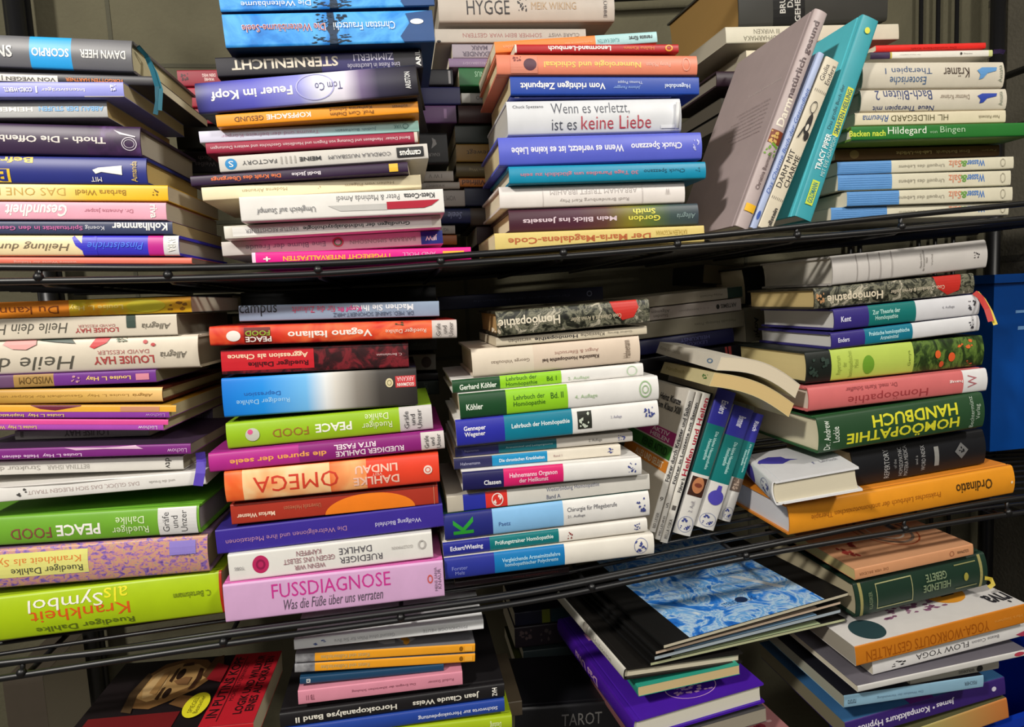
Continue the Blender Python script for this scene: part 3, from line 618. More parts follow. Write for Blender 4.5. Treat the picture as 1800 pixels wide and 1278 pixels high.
book(lean((1401,378),(1514,24),(1549,38),(1424,391)), '3a9aa6', 'turquoise hardback leaning, with yellow and white lettering', kind='h', D=.135, base=k, topcol='58c4d2', cov='4ab4c2', pages='dcdcd4', bul=.0008,  # cover tone has its light painted in, brighter than the spine
     deco=[('t','Das große Buch der',.44,.66,.62,.86,'234a52',0), ('r',.42,.66,.14,.5,'d8d84a'), ('t','SMARTEN HEILUNG',.43,.65,.18,.46,'2c6a74',0,'b'), ('t','TRACY PIPER',.24,.42,.5,.82,'e4efee',0,'b'), ('t','MIT EVE ADAMSON',.22,.42,.2,.42,'bfe0e0',0), ('r',.07,.19,.3,.72,'c8d84a'), ('t','GOLDMANN',.08,.18,.36,.66,'2c7a84',0,'b'), ('e',.92,.95,.35,.65,'d8d84a')])

# --- stack 4, upper shelf
G = 'upper shelf books in the stack with four white and blue paperbacks'
k = dict(group=G, Y=.70, D=.15)
book((1540,80,89,1733,73,86), 'd8251e', 'thin bright red booklet, topmost of its stack', base={**k, 'Y': .74}, deco=[('t','Die wunderbare Kraft',1600,1680,.1,.4,'9a1410')])
e = book((1530,91,104,1745,87,99), 'dedad0', 'thin white booklet with a purple spine end under the bright red one', base={**k, 'Y': .73}, bands=[(1530,1564,'3c2c4c'),(1564,1567,'b8a84a'),(1738,1745,'c8cc8a')],
     deco=[('t','der kleine ratgeber',1580,1616,.4,.6,'b0aca4'), ('e',1686,1690,.3,.7,'3a3632'), ('t','verlag',1692,1708,.35,.62,'8a8680')])
ribbon(e, [(1746,91,.73),(1758,90,.732),(1766,92,.735)], .005, '33244a')
for (q, t1, t2, lab, c2) in (((1517,107,156,1766,107,153), 'Esoterische', 'Therapien 1', 'thick cream hardback with a pale blue winged emblem, upper of two alike', '5c92c8'), ((1514,157,196,1770,154,193), 'Neue Therapien mit', 'Bach-Blüten 2', 'thick cream hardback with a dark blue winged emblem, lower of two alike', '2c44a0')):
    up = t1[0] == 'E'
    book(q, 'cbc3b2', lab, kind='h', base=k, pages='c8bfa8',
      deco=[('t',t2,1555 if up else 1538,1636,.52 if up else .5,.82 if up else .95,'33507a' if up else '2a3a6c'), ('t',t1,1563 if up else 1534,1626 if up else 1640,.14 if up else .02,.42 if up else .3,'44648c' if up else '2a3a6c'), ('t','Krämer' if up else 'Dietmar Krämer',1656 if up else 1650,1702,.38 if up else .5,.76 if up else .72,'4a3c34' if up else '9a8c7c'),
        ('p',1716,1752,.3,.76,c2,[(0,.75),(.25,1),(1,1),(.95,.7),(.5,.5),(.3,.1),(.1,0),(.15,.4)]), ('t','Ansata',1755,1762,.2,.85,'8c9484',90)])
book((1503,198,221,1768,193,215), 'd6ccb0', 'cream paperback with slender serif lettering above the green one', base=k,
     deco=[('t','HL. HILDEGARD',1564,1664,.26,.74,'5a5438'), ('t','Rheuma',1516,1560,.26,.78,'3c5c94',180,'i'), ('t','Peter Pukownik',1718,1756,.34,.6,'8a8068')])
book((1497,222,247,1816,214,239), '25702c', 'long green book with white and yellow lettering jutting out of the stack', kind='h', base={**k, 'Y': .685, 'D': .17}, cov='6a8a3a', bul=.0005,
     deco=[('t','Backen nach',1493,1554,.26,.68,'c8d84a',0,'b'), ('t','Hildegard',1558,1624,.22,.88,'e0ead8',0,''), ('t','von',1630,1643,.36,.52,'9cc49c',0), ('t','Bingen',1648,1692,.26,.84,'a8cca4',0)])
book((1468,263,281,1757,253,275), '5c4224', 'dark brown paperback with gold lettering under the long green book', base={**k, 'Y': .72},
     deco=[('t','Leb-Im-Urlicht',1572,1634,.34,.64,'c8b078',180,'b'), ('t','Ernst Burkhardt',1642,1702,.34,.62,'c8b078',180), ('e',1492,1508,.1,.85,'8a7448'), ('t','Param',1724,1750,.4,.6,'a8925c')])
for i, (q, xb) in enumerate((((1472,285,307,1782,274,297),1564), ((1473,308,335,1777,299,326),1565), ((1489,337,363,1780,328,353),1578), ((1461,365,388,1773,354,379),1556))):
    nm = ('first of four matching white and blue paperbacks, under the dark brown one', 'second from the top of four matching white and blue paperbacks', 'third from the top of four matching white and blue paperbacks', 'lowest of four matching white and blue paperbacks, behind the shelf wire')[i]
    book(q, 'd3cdb6', nm, base={**k, 'Y': (.70,.70,.695,.70)[i], 'D': .14}, bands=[(q[0],xb,'5a8fc8')], cov='c8c6b4',
      deco=[('t','Wasser',1696,1729,.3,.82,'4a78b8',180,'b'), ('t','&',1684,1697,.3,.8,'6a9a4a',180,'b'), ('t','Salz',1664,1686,.28,.82,'d88a6a',180,''), ('t','Urquell des Lebens',1576,1656,.34,.66,'a29c8c'), ('o',1757,1766,.2,.85,'9c9684',.08)]+[('r',q[0]+2,xb-2,.2+.15*j,.215+.15*j,'7aa8d8') for j in range(5)])

# --- stack 5, middle shelf
G = 'middle shelf books in the stack resting on the lime green volume'
k = dict(group=G, Y=.715, D=.15, yaw=-4)
book((-70,533,563,336,521,549), YELO, 'orange and yellow paperback, topmost of its stack on the middle shelf', base=k, bands=[(-70,118,'df8420')],
     deco=[('t','Du kannst es',-60,100,.2,.68,'7a3c10'), ('t','Louise L. Hay',118,214,.34,.72,'f2d878',180,'b'), ('s',290,332,.1,.9,'8a5a14',5,8), ('e',220,290,.1,.9,'d8c832')])
for (q, t, D_, lab, w2) in (((-60,563,600,311,551,590), 'Heile dein Herz', .155, 'creamy white paperback with a small dark green tag under the orange one', 0), ((-60,600,663,348,588,646), 'Heile dein', .15, 'thick creamy white hardback with painted red petals', 1)):
    d = [('t',t,-60 if w2 else -40,128 if w2 else 117,.1 if w2 else .26,.5 if w2 else .74,'5a564c',180,'i'), ('t','LOUISE HAY',160 if w2 else 129,268 if w2 else 206,.2 if w2 else .24,.44 if w2 else .46,'b04a48',180,'b'), ('t','DAVID KESSLER',168 if w2 else 135,260 if w2 else 200,.5,.62 if w2 else .62,'b87a74'), ('t','Allegria',280 if w2 else 248,328 if w2 else 300,.32,.58 if w2 else .68,'6a6458',180,'i')]
    d += [('p',155,192,.68,1,'c8383c',[(0,.2),(.2,0),(.8,.5),(1,1),(.3,1)]), ('e',250,258,.78,.9,'b83a3a'), ('e',264,272,.7,.8,'b83a3a'), ('p',0.01+4,62,.72,1,'d89a94',[(0,.6),(.3,.1),(.7,0),(1,.5),(1,1),(.1,1)]), ('p',60,130,.86,1,'3c4a40',[(0,1),(.5,.4),(1,0),(.9,1)]), ('s',200,226,.8,1,'5a6a50',3)] if w2 else [('r',221,237,.42,1,'3c4c44')]
    book(q, 'd6cbb8', lab, kind='h' if w2 else 's', base={**k, 'D': D_}, pages='8a8070', deco=d)
book((-60,664,684,274,648,674), '71348c', 'violet paperback with gold lettering under the thick white one', base={**k, 'Y': .735}, cov='3c2450', pages='8c846c', yaw=0) if 0 else book((-60,664,684,274,648,674), '71348c', 'violet paperback with gold lettering under the thick white one', base=k, bands=[(-60,22,'6a4a6c'),(22,92,'a8844a')], pages='8c846c',
     deco=[('t','WISDOM',32,90,.25,.8,'5c4420'), ('t','Louise L. Hay',149,229,.32,.72,'ecc87a',180,'b'), ('r',238,262,.25,.75,'d88a9c'), ('s',122,142,.1,.8,'c8949c',6,8)])
book((-60,686,710,285,677,709), ('grad', ((0,'b88a38'),(.6,'d8ac58'),(1,'ecc07a'))), 'golden hardback with faint script and wide page ends', kind='h', base={**k, 'D': .19}, cov='5a2418', pages='c9b98c',  # ramp carries painted light, the gold brighter towards the lit end
     deco=[('t','Louise L. Hay  Gesundheit für Körper und Seele',-40,225,.42,.64,'a8803c'), ('t','Allegria',232,268,.4,.66,'a07838',180,'i')])
book((-60,711,736,297,712,735), '9040a8', 'yellow over violet paperback beneath the golden hardback', base={**k, 'D': .2}, topcol='e0a838', pages='c9bd96',
     deco=[('r',-60,310,.5,1,'e4a83a'), ('p',50,140,.6,1,'6a1c34',[(0,1),(.2,.3),(.5,0),(1,.8),(1,1)]), ('r',210,280,.55,.9,'c88a6c'), ('t','Louise L. Hay  Inspirationen',-20,110,.1,.4,'e8c884',180,'b'), ('t','Lüchow',255,290,.12,.36,'c89ad0')])
book((-60,737,756,287,737,758), 'b050b8', 'bright pink and violet paperback under the yellow and violet one', base={**k, 'D': .2}, pages='c9bd96', topcol='c03c88',
     deco=[('r',-60,296,.55,1,'d84a94'), ('t','Louise L. Hay  Wahre Kraft',-40,62,.12,.5,'e8c884',180,'b'), ('t','Lüchow',242,276,.12,.44,'f0e0f0')])
book((-60,727,755,374,716,750), '5a5068', 'grey violet book set far back in the stack', base={**k, 'Y': .865, 'D': .12}, deco=[('t','ullstein',330,366,.35,.7,'8a809a')])
book((26,756,776,262,752,765), 'bab6b0', 'short pale grey booklet sticking out under the pink and violet one', base={**k, 'Y': .74, 'D': .12}, bands=[], deco=[('t','LOUISE HAY',112,190,.25,.95,'6a6660',180,'b'), ('r',36,41,.3,.9,'7a766e')])
book((-70,790,812,335,780,798), '7c2a7e', 'purple paperback with a shadowy cover above two white books', base={**k, 'Y': .70, 'D': .15}, topcol='3a2a40', pages='7c7464',
     deco=[('t','Louise L. Hay  Heile deinen Körper',-40,140,.12,.5,'e0bce0',180,'b'), ('t','Lüchow',293,328,.2,.6,'d8b0d8'), ('p',110,250,.5,1,'d8b0cc',[(0,.9),(.15,.4),(.5,.5),(1,.3),(.9,1),(.5,.7)])])
book((-70,813,838,322,801,826), 'dedad2', 'white paperback with a dark publisher mark under the purple one', base={**k, 'Y': .71}, pages='8e8672',
     deco=[('t','BETTINA ISHAR',80,154,.3,.62,'a8a49c'), ('t','Struktur der Zeit',-50,68,.3,.62,'a8a49c'), ('t','dtv',290,301,.15,.9,'3c3a38',-90)])
e = book((-70,863,890,361,827,852), 'e2dfda', 'white paperback with a flower drawing and a violet tassel bookmark', base={**k, 'Y': .695, 'yaw': -.5}, pages='c8c4bc',
     deco=[('t','DAS GLÜCK, DAS SICH FLIEGEN TRAUT',44,240,.3,.68,'b8a8a4'), ('t','und die freude',258,305,.4,.6,'b8b4ae'), ('s',24,46,.2,.9,'4c4a48',4,7), ('p',-20,210,.85,1,'8a8680',[(0,1),(.6,.1),(1,.6),(.6,.8)])])
ribbon(e, [(352,795,.71),(354,812,.69),(352,832,.685),(348,854,.683)], .009, '5a44b8', 'tassel', 'violet tassel')
book((-70,913,967,350,890,938), '70a832', 'green hardback with a white sticker and two white words, in the stack', kind='h', base={**k, 'Y': .71, 'D': .17}, cov='64a02c', pages='8c8488',
     deco=[('t','PEACE',95,172,.22,.62,WH,180,'b'), ('t','FOOD',16,86,.2,.58,'8a4a44',180), ('t','Ruediger\nDahlke',193,258,.16,.76,'dcecc0',180), ('r',276,346,.02,.98,'d8d6d4'), ('t','Gräfe\nund\nUnzer',284,328,.12,.88,'4c4a4c',90)])
book((-70,968,1048,365,946,1003), MARB, 'thick marbled purple and orange hardback with a yellow label', kind='h', base={**k, 'Y': .705, 'D': .15, 'yaw': -2}, cov='8a6a8c', pages='8a8068',
     deco=[('r',-64,150,.28,.88,'dcd87c'), ('t','Krankheit als Symbol',-50,138,.58,.8,'d8823c'), ('t','Ruediger Dahlke',16,140,.34,.56,'4c4c3c'), ('r',296,344,.55,.9,'8c7cc8'), ('t','C. Bertelsmann',300,342,.5,.56,'4c3c7c')])
book((-70,1059,1141,391,1006,1081), 'a8c414', 'lime green thick hardback at the stack base with red, white and yellow lettering', kind='h', base={**k, 'Y': .705, 'D': .15, 'yaw': -1}, cov='9c2420', topcol='98b418', pages='b8ac90', bands=[(386,391,'b8301c')],
     deco=[('t','Krankheit',48,222,.33,.6,'d8581c',180), ('t','als',178,220,.62,.93,'e8e02c',180), ('t','Symbol',46,176,.58,.94,'ece8dc',180), ('t','Ruediger Dahlke',54,226,.1,.28,'5c6a1c'), ('t','C. Bertelsmann',302,370,.5,.64,'6c7c20')])

# --- stack 6, middle shelf
G = 'middle shelf books in the stack resting on the pale pink volume'
k = dict(group=G, Y=.70, D=.145)
book((420,537,566,772,529,556), '8a9cb4', 'grey blue paperback, topmost above the glossy tomato red book', base={**k, 'Y': .71}, yaw=-2, pages='8c6c48',
     deco=[('t','campus',421,485,.3,1.0,'1c1e24',0), ('t','Machen Sie Ihren',613,725,.46,.86,'dfe4ea',180,'b'), ('t','Kopf fit',590,632,.46,.86,'c83a7c',180,'b'), ('t','für die Zukunft',511,586,.46,.86,'c84a6c',180), ('t','DR. MED. SABINE SCHONERT-HIRZ',582,725,.14,.4,'4c5c74')])
book((368,574,609,803,562,594), TOM, 'glossy tomato red hardback with white lettering and an apple emblem', kind='h', base={**k, 'Y': .68}, bands=[(757,803,'cfc6c0')], cov='b02018',
     deco=[('t','Vegano Italiano',500,648,.26,.74,'f2e8e0',180,'b'), ('t','Ruediger Dahlke',672,746,.36,.64,'f0d8c8'), ('e',396,420,.2,.76,'ece4dc'), ('r',426,470,.1,.9,'6a1410'), ('t','PEACE',428,472,.14,.42,'f0e8e0',180,'b'), ('t','FOOD',428,470,.46,.74,'8aa030',180,'b'), ('s',686,706,.75,1,'2c4a1c',2), ('t','Gräfe\nund\nUnzer',764,796,.12,.88,'5c5654',90)])
book((389,617,657,718,600,648), DRED, 'dark red patterned book with a plain red label part', base={**k, 'Y': .69}, cov='2a0f14',
     deco=[('r',389,548,.14,.94,'c8202c'), ('t','Aggression als Chance',400,538,.58,.84,'f0d4b4',180,'b'), ('t','Ruediger Dahlke',434,538,.26,.52,'4c0c14',180,'b'), ('t','C. Bertelsmann',660,706,.5,.6,'d8b8b8')])
book((391,663,738,733,648,710), ('grad', ((0,'1478d8'),(.2,'2090e8'),(.42,'74bcf0'),(.52,'e4e8ea'),(.57,'d8d4cc'),(.68,'8a847c'),(.8,'44403c'),(1,'2a2626'))), 'thick bright blue to black book with a red publisher label', kind='h', base={**k, 'Y': .69}, cov='1a1c34', bul=.002,
     deco=[('t','Ruediger Dahlke',414,505,.3,.46,'a8d8f8'), ('t','Depression',428,490,.5,.64,'2c68b4'), ('r',694,731,.5,.8,'c83c40'), ('t','ARKANA',697,728,.66,.78,'f0c8c8'), ('t','GOLDMANN',697,728,.53,.62,'f4e8e0',180,'b'), ('e',676,690,.52,.76,'d8cca0'), ('o',679,687,.57,.71,'5c5434',.1)])
book((398,745,791,760,711,756), '98c020', 'lime hardback with white and brown words in the middle of its stack', kind='h', base={**k, 'Y': .69}, bands=[(700,760,'cdc8c6')], cov='88b028',
     deco=[('t','PEACE',550,614,.32,.66,'f4f4e8',180,'b'), ('t','FOOD',476,538,.3,.62,'a06a34',180), ('t','Ruediger\nDahlke',632,686,.26,.86,'e4eec0',180), ('e',430,454,.24,.74,'c4c6b8'), ('e',434,443,.5,.7,'d85a8c'), ('t','Gräfe\nund\nUnzer',708,740,.12,.88,'4c4a4c',90)])
book((367,798,832,781,757,790), '8c2478', 'magenta purple hardback with orange lettering between the lime and the fiery orange ones', kind='h', base={**k, 'Y': .683, 'D': .17}, bands=[(367,520,'b42c8c'),(738,781,'d2cac6')], cov='9a2a80',
     deco=[('t','die spuren der seele',402,568,.3,.66,'f0a858',180,'b'), ('t','RUEDIGER DAHLKE',584,706,.16,.46,'f0dce8',180,'b'), ('t','RITA FASEL',582,656,.54,.82,'f0dce8',180,'b'), ('t','Gräfe\nund\nUnzer',744,774,.12,.88,'4c4a4c',90)])
book((395,835,882,772,793,853), FLAME, 'fiery orange hardback with large red capitals', kind='h', base={**k, 'Y': .68}, bands=[(425,575,GLOW),(640,772,'e8452c')], cov='d84a24',
     deco=[('t','OMEGA',443,590,.24,.76,'d0402c',180), ('t','LINDAU',620,696,.56,.82,'f6c8b4',180,'b'), ('t','DAHLKE',616,698,.16,.44,'f6c8b4',180,'b'), ('t','VEIT',650,668,.46,.54,'f6c8b4'), ('e',743,759,.34,.64,'f0d8cc'), ('o',746,756,.4,.58,'d84a30',.14)])
book((406,885,926,770,854,884), 'a83424', 'rust red hardback with an orange half disc', base={**k, 'Y': .69}, cov='8c2c20',
     deco=[('p',566,727,.0,.92,'f08020',[(.5-.5*math.cos(i*math.pi/24), math.sin(i*math.pi/24)) for i in range(25)]), ('t','Markus Wiesner',416,480,.28,.5,'f0d0b8',180,'b'), ('t','Universelle Heilweisen',496,560,.45,.68,'c87858'), ('r',762,763,0,1,'d88a6c')])
book((380,931,976,779,884,926), '3c2c94', 'indigo paperback with faint pinkish lettering under the rust red one', base={**k, 'Y': .69, 'D': .16}, cov='34287c',
     deco=[('t','Wolfgang Bächfeld',655,738,.34,.58,'d8d4ee'), ('t','Die Weltreligionen und ihre Meditationen',396,604,.36,.62,'b888b0')])
book((402,977,1022,760,931,983), 'e2e0da', 'white paperback with a crimson rosette on the pale pink volume', base={**k, 'Y': .685},
     deco=[('e',442,470,.2,.86,'b8285c'), ('o',448,464,.34,.72,'8c1c48',.2), ('t','RUEDIGER',592,668,.2,.44,'55535a'), ('t','DAHLKE',592,650,.54,.78,'55535a'), ('t','WENN WIR\nGEGEN UNS SELBST\nKÄMPFEN',495,584,.16,.86,'9a6c74'), ('t','GOLDMANN',686,724,.5,.62,'b4b0ac'), ('o',734,748,.4,.75,'b4b0ac',.15), ('t','TOBIS',412,428,.42,.54,'7c7a7c')])
book((394,1028,1096,780,984,1050), 'd4a8d0', 'thick pale pink book with magenta capitals, bottom of its stack', kind='h', base={**k, 'Y': .68, 'D': .16}, topcol='d870b4', cov='d4a8d0', bul=.0006,
     deco=[('t','FUSSDIAGNOSE',475,683,.5,.88,'c83490',0,''), ('t','Was die Füße über uns verraten',494,668,.16,.44,'5c5060',0,'i'), ('o',750,760,.42,.66,'d05a50',.18), ('t','KNAUR',769,775,.25,.8,'7a6278',90), ('t','MENS SANA',763,768,.2,.85,'7a6278',90)])
G = 'rear row books on the middle shelf'
k = dict(group=G, Y=.88, D=.14)
book((-60,535,566,408,515,545), '141416', 'long black book in the rear row behind the orange and yellow paperback', kind='h', base={**k, 'Y': .95}, deco=[('t','W',66,74,.4,.9,'77736e'), ('t','BUCH',100,122,.5,.8,'4c4a48')])
book((-60,570,672,410,550,655), '1a1a1d', 'very thick dark box like volume in the rear row under the long black book', kind='h', base={**k, 'Y': .95})
book((425,515,600,768,500,584), '151518', 'black volume in the rear row behind the grey blue paperback', kind='h', base={**k, 'Y': .95})  # added block that stands in for the dark strip under the shelf
book((560,600,620,768,590,618), '1e201e', 'black book with dim lettering in the rear row behind the dark red patterned one', base=k, deco=[('t','Verborgen',722,756,.3,.66,'4a4c4a')])
book((560,630,659,766,622,650), '8c8880', 'grey book with a dark disc in the rear row', base=k, deco=[('e',740,758,.15,.85,'3a2422')])
book((560,662,676,770,655,668), '15141a', 'thin black book in the rear row under the one with a dark disc', base=k)
book((560,680,706,772,668,693), '20302a', 'dark green book in the rear row behind the bright blue and black one', base=k, deco=[('t','LICHT',745,752,.1,.9,'5c6c64',90)])
book((560,708,722,755,694,704), '4c4c48', 'grey slim book low in the rear row behind the lime one', base=k)

# --- stack 7, middle shelf
G = 'middle shelf books in the stack of white textbooks'
k = dict(group=G, Y=.70, D=.15, pages='d8ccb0')
book((873,548,592,1142,524,567), HERB, 'worn herb patterned book with a red poppy spot, topmost of its stack', kind='h', base={**k, 'pages': 'c9a26c', 'Y': .69}, cov='3a352a',
     deco=[('t','Homöopathie',876,982,.3,.78,'dcd2bc',180,'b'), ('p',1072,1122,.2,1,'c43028',[(0,1),(.1,.5),(.4,0),(.8,.1),(1,.6),(.95,1)]), ('t','Cook Oldenkott & Armin Spiller',1000,1090,.3,.55,'cfc4a8'), ('s',860,880,0,.6,'c8b8a0',2,8)])
book((872,594,609,1137,572,588), 'd2c6ae', 'slim beige paperback with bold black lettering under the worn herb patterned book', base=k,
     deco=[('t','Homöopathie',938,1013,.26,.76,INK,180,'b'), ('t','verstehen',893,932,.26,.7,'6c665c'), ('t','Klassische',1018,1060,.3,.7,'6c665c'), ('t','Gudrun Barwig',1066,1110,.4,.7,'8c8678')])
book((830,612,666,1125,589,635), 'ddd0bc', 'thick beige hardback with red brown lettering in the textbook stack', kind='h', base=k, bands=[(935,1125,'d8c6b2')],
     deco=[('t','George Vithoulkas',862,928,.4,.56,'7c6c5c'), ('t','Klassische Homöopathie bei',950,1050,.3,.48,'4c3c34',180,'b'), ('t','Angst & Eifersucht',972,1050,.54,.7,'b08a7c'), ('t','Hahnemann',1094,1107,.2,.85,'7c6c5c',90)])
TB = lambda x: ('o', x, x+26, .14, .86, '8a90b8', .03)
em = lambda x0, x1, s, c='3c4688': ('s', x0, x1, .18, .84, c, s, 16)
book((795,669,692,1131,638,661), 'e4e2de', 'first white textbook with dark green and lime bands, slimmer of the two', kind='h', base=k, bands=[(795,876,'1c4828'),(876,983,'90cc24')],
     deco=[('t','Gerhard Köhler',807,870,.2,.62,'e4ece0',180*0,'b'), ('t','Lehrbuch der\nHomöopathie',886,940,.06,.9,'2c5c20',0), ('t','Bd. I',957,974,.3,.66,'2c5c20',0), ('t','2. Auflage',994,1032,.14,.45,'a8c498',0), ('o',1100,1119,.1,.9,'b8d0b0',.08)])
book((808,693,739,1158,661,703), 'e4e2de', 'second white textbook with dark green and lime bands, thicker of the two', kind='h', base={**k, 'Y': .69}, bands=[(808,887,'1c4828'),(887,994,'90cc24')],
     deco=[('t','Köhler',819,847,.34,.58,'e4ece0',0,'b'), ('t','Lehrbuch der\nHomöopathie',899,954,.26,.76,'2c5c20',0), ('t','Bd. II',964,986,.5,.74,'2c5c20',0), ('t','4. Auflage',1006,1046,.34,.54,'a8c498',0), ('o',1122,1144,.16,.86,'98b888',.08), ('o',1127,1139,.34,.68,'98b888',.12)])
book((802,739,787,1158,704,749), 'e4e2de', 'white textbook with royal blue and teal bands and a small plant photo', kind='h', base={**k, 'Y': .69}, bands=[(802,884,'2c30a4'),(884,1002,'0e7c96')],
     deco=[('t','Genneper\nWegener',815,852,.3,.74,'ecebf4',0,'b'), ('t','Lehrbuch der Homöopathie',896,997,.44,.66,'e0ecee',0,'b'), ('r',1011,1036,.2,.88,'2c2e28'), ('s',1012,1035,.2,.88,'c8d0c0',7,8), ('t','3. Auflage',1070,1090,.46,.6,'8a88a0',0), em(1128,1152,3)])
book((800,789,803,1112,757,778), 'bdb8b0', 'greyish textbook with navy and dark teal bands tucked under the plant photo one', base={**k, 'Y': .705}, bands=[(800,874,'2a2a60'),(874,975,'12606c')],
     deco=[('t','Repertorium',816,840,.4,.66,'8c8cb0',0), ('t','Arzneimittel und Leitsymptome',886,968,.4,.66,'9cc0c4',0), ('t','2. Auflage',1032,1056,.3,.66,'5c5a58',0), em(1084,1100,5)])
book((798,806,826,1091,780,801), 'e0d8c8', 'slim cream textbook with navy and sky blue bands', base={**k, 'Y': .70}, bands=[(798,863,'2c2c56'),(863,959,'1c8cc0')],
     deco=[('t','Hahnemann',809,842,.34,.62,'b0b0cc',0), ('t','Die chronischen Krankheiten',875,954,.34,.66,'dcecf4',0,'b'), ('t','Band 1',970,985,.4,.6,'b08c8c',0), em(1066,1080,6)])
book((813,828,865,1128,802,836), 'e4e2de', 'white textbook with navy and hot pink bands', kind='h', base={**k, 'Y': .685}, bands=[(813,883,'1e1c54'),(883,987,'d8226c')],
     deco=[('t','Classen',849,878,.24,.5,'f0f0f4',0,'b'), ('t','Hahnemanns Organon\nder Heilkunst',893,976,.2,.76,'f4c8d8',0,'b'), em(1102,1120,8)])
book((786,872,904,1142,834,860), 'cfccc4', 'light grey textbook with blue and red bands and a white tree emblem', base={**k, 'Y': .695}, bands=[(786,813,'b8b0a0'),(813,851,'28309c'),(851,888,'d8342c')], cov='b8b2a8',
     deco=[('t','Weiterbildung Homöopathie',956,1050,.54,.86,'5a607c',0), ('t','Band A',956,980,.16,.42,'5a607c',0), ('o',861,881,.1,.9,'f0dcd4',.08), ('s',863,879,.15,.85,'f0dcd4',4,8)])
book((781,907,952,1142,863,909), 'e4e2de', 'white textbook with indigo and light blue bands and a green letter', kind='h', base={**k, 'Y': .69}, bands=[(781,863,'242a78'),(863,986,'86bce8')], topcol='1c4a44',
     deco=[('t','K',796,830,.2,.84,'2c9a34',90,'b'), ('t','Paetz',873,893,.34,.5,'44649c',0), ('t','Chirurgie für Pflegeberufe',993,1082,.52,.74,'5c5c64',0), ('t','21. Auflage',993,1024,.3,.44,'6c6c74',0), em(1114,1136,9)])
book((779,956,980,1138,911,936), 'e4e0d8', 'slim white textbook with indigo and green teal bands', kind='h', base={**k, 'Y': .69}, bands=[(779,858,'242a8c'),(858,978,'0e7478')],
     deco=[('t','Eckert/Wiesing',791,846,.28,.7,'e4e4f0',0,'b'), ('t','Prüfungstrainer Homöopathie',867,968,.34,.72,'d4e8e4',0,'b'), ('s',992,1003,.15,.8,'8c2c2c',5,9), em(1112,1126,10)])
book((782,982,1021,1150,936,977), 'e4dfd4', 'white textbook with indigo and bright blue bands on the dark maroon book', kind='h', base={**k, 'Y': .685}, bands=[(782,866,'2a3494'),(866,988,'1478b8')],
     deco=[('t','Forster\nMelz',794,820,.2,.6,'8c94d4',0), ('t','Vergleichende Arzneimittellehre\nhomöopathischer Polychreste',879,980,.26,.72,'a8d4ec',0,'b'), ('o',1113,1138,.16,.9,'6a74a8',.03), em(1114,1137,11)])

book((800,1022,1035,1000,997,1006), '2a1a20', 'dark maroon book in shadow, bottom of the white textbook stack', base={**k, 'Y': .715}, deco=[('t','Homöopathische Praxis',900,980,.3,.75,'6a3434',180)])
# --- rear row between stack 7 and the pile at the tub
G = 'rear row books on the middle shelf'
k = dict(group=G, Y=.915, D=.14)
book((770,522,546,1060,503,527), '1c2244', 'navy book with a pale round emblem lying in shadow behind the worn herb patterned one', base=k, deco=[('o',1030,1040,.3,.75,'7c86a8',.2), ('t','Grundlagen der Heilkunde',830,1000,.4,.62,'4c5474')])
book((1000,536,556,1305,503,522), 'b8b0a0', 'pale book with a dark green end in the rear row, topmost by the black hardback', base=k, bands=[(1278,1305,'2c4038')], deco=[('t','Philipp Portwich',1228,1268,.36,.62,'6c665a')])
book((1000,558,580,1303,523,546), 'bcb2ac', 'pale grey paperback with a black dot and small print in the rear row', base=k, deco=[('t','Stunden\nAllgemein',1142,1174,.14,.84,'5c544e'), ('t','C. G. v. Boenninghausen',1190,1244,.42,.6,'8c847c'), ('e',1257,1263,.3,.7,'2c2a2a'), ('t','ARTEMIS',1265,1294,.34,.68,'4c4844',180,'b')])
book((1000,582,612,1307,546,574), '8c8674', 'dull khaki book under the two pale ones in the rear row', base=k, deco=[('t','Methodik Homöop. Praxis',1218,1292,.4,.62,'5c5648')])
book((1000,614,644,1290,576,602), '23244c', 'dark indigo book with faint lettering in the rear row', kind='h', base=k, deco=[('t','LEXIKON\nHEILKUNST',1194,1246,.2,.76,'5c5e94')])
book((1060,640,668,1308,605,626), '17161a', 'black book with red bars in the rear row above the bent cream paperbacks', base=k, deco=[('t','Heilwissen',1225,1264,.35,.66,'9a8c7c'), ('r',1274,1278,.05,.95,'b04440'), ('r',1280,1285,.05,.95,'b04440')])
book((1311,606,632,1336,604,628), '2c6a38', 'short green book end beside the red barred black book', base={**k, 'Y': .922, 'D': .06})
book((1310,541,603,1344,537,598), '7c7868', 'grey book end with black vertical lettering behind the white textbooks', base={**k, 'Y': .922, 'D': .10}, deco=[('t','Acryl?',1324,1334,.1,.7,'1c1c1c',-90,'b')])
book((1310,472,537,1346,464,534), '15151a', 'black hardback end in shadow beside the silver grey volume', kind='h', base={**k, 'Y': .922, 'D': .10})
book((1236,464,498,1306,468,502), '1a1a1c', 'black book with dark tan pages behind the pale rear row books', base={**k, 'Y': 1.0, 'D': .12}, form='ends', pages='7c7258')

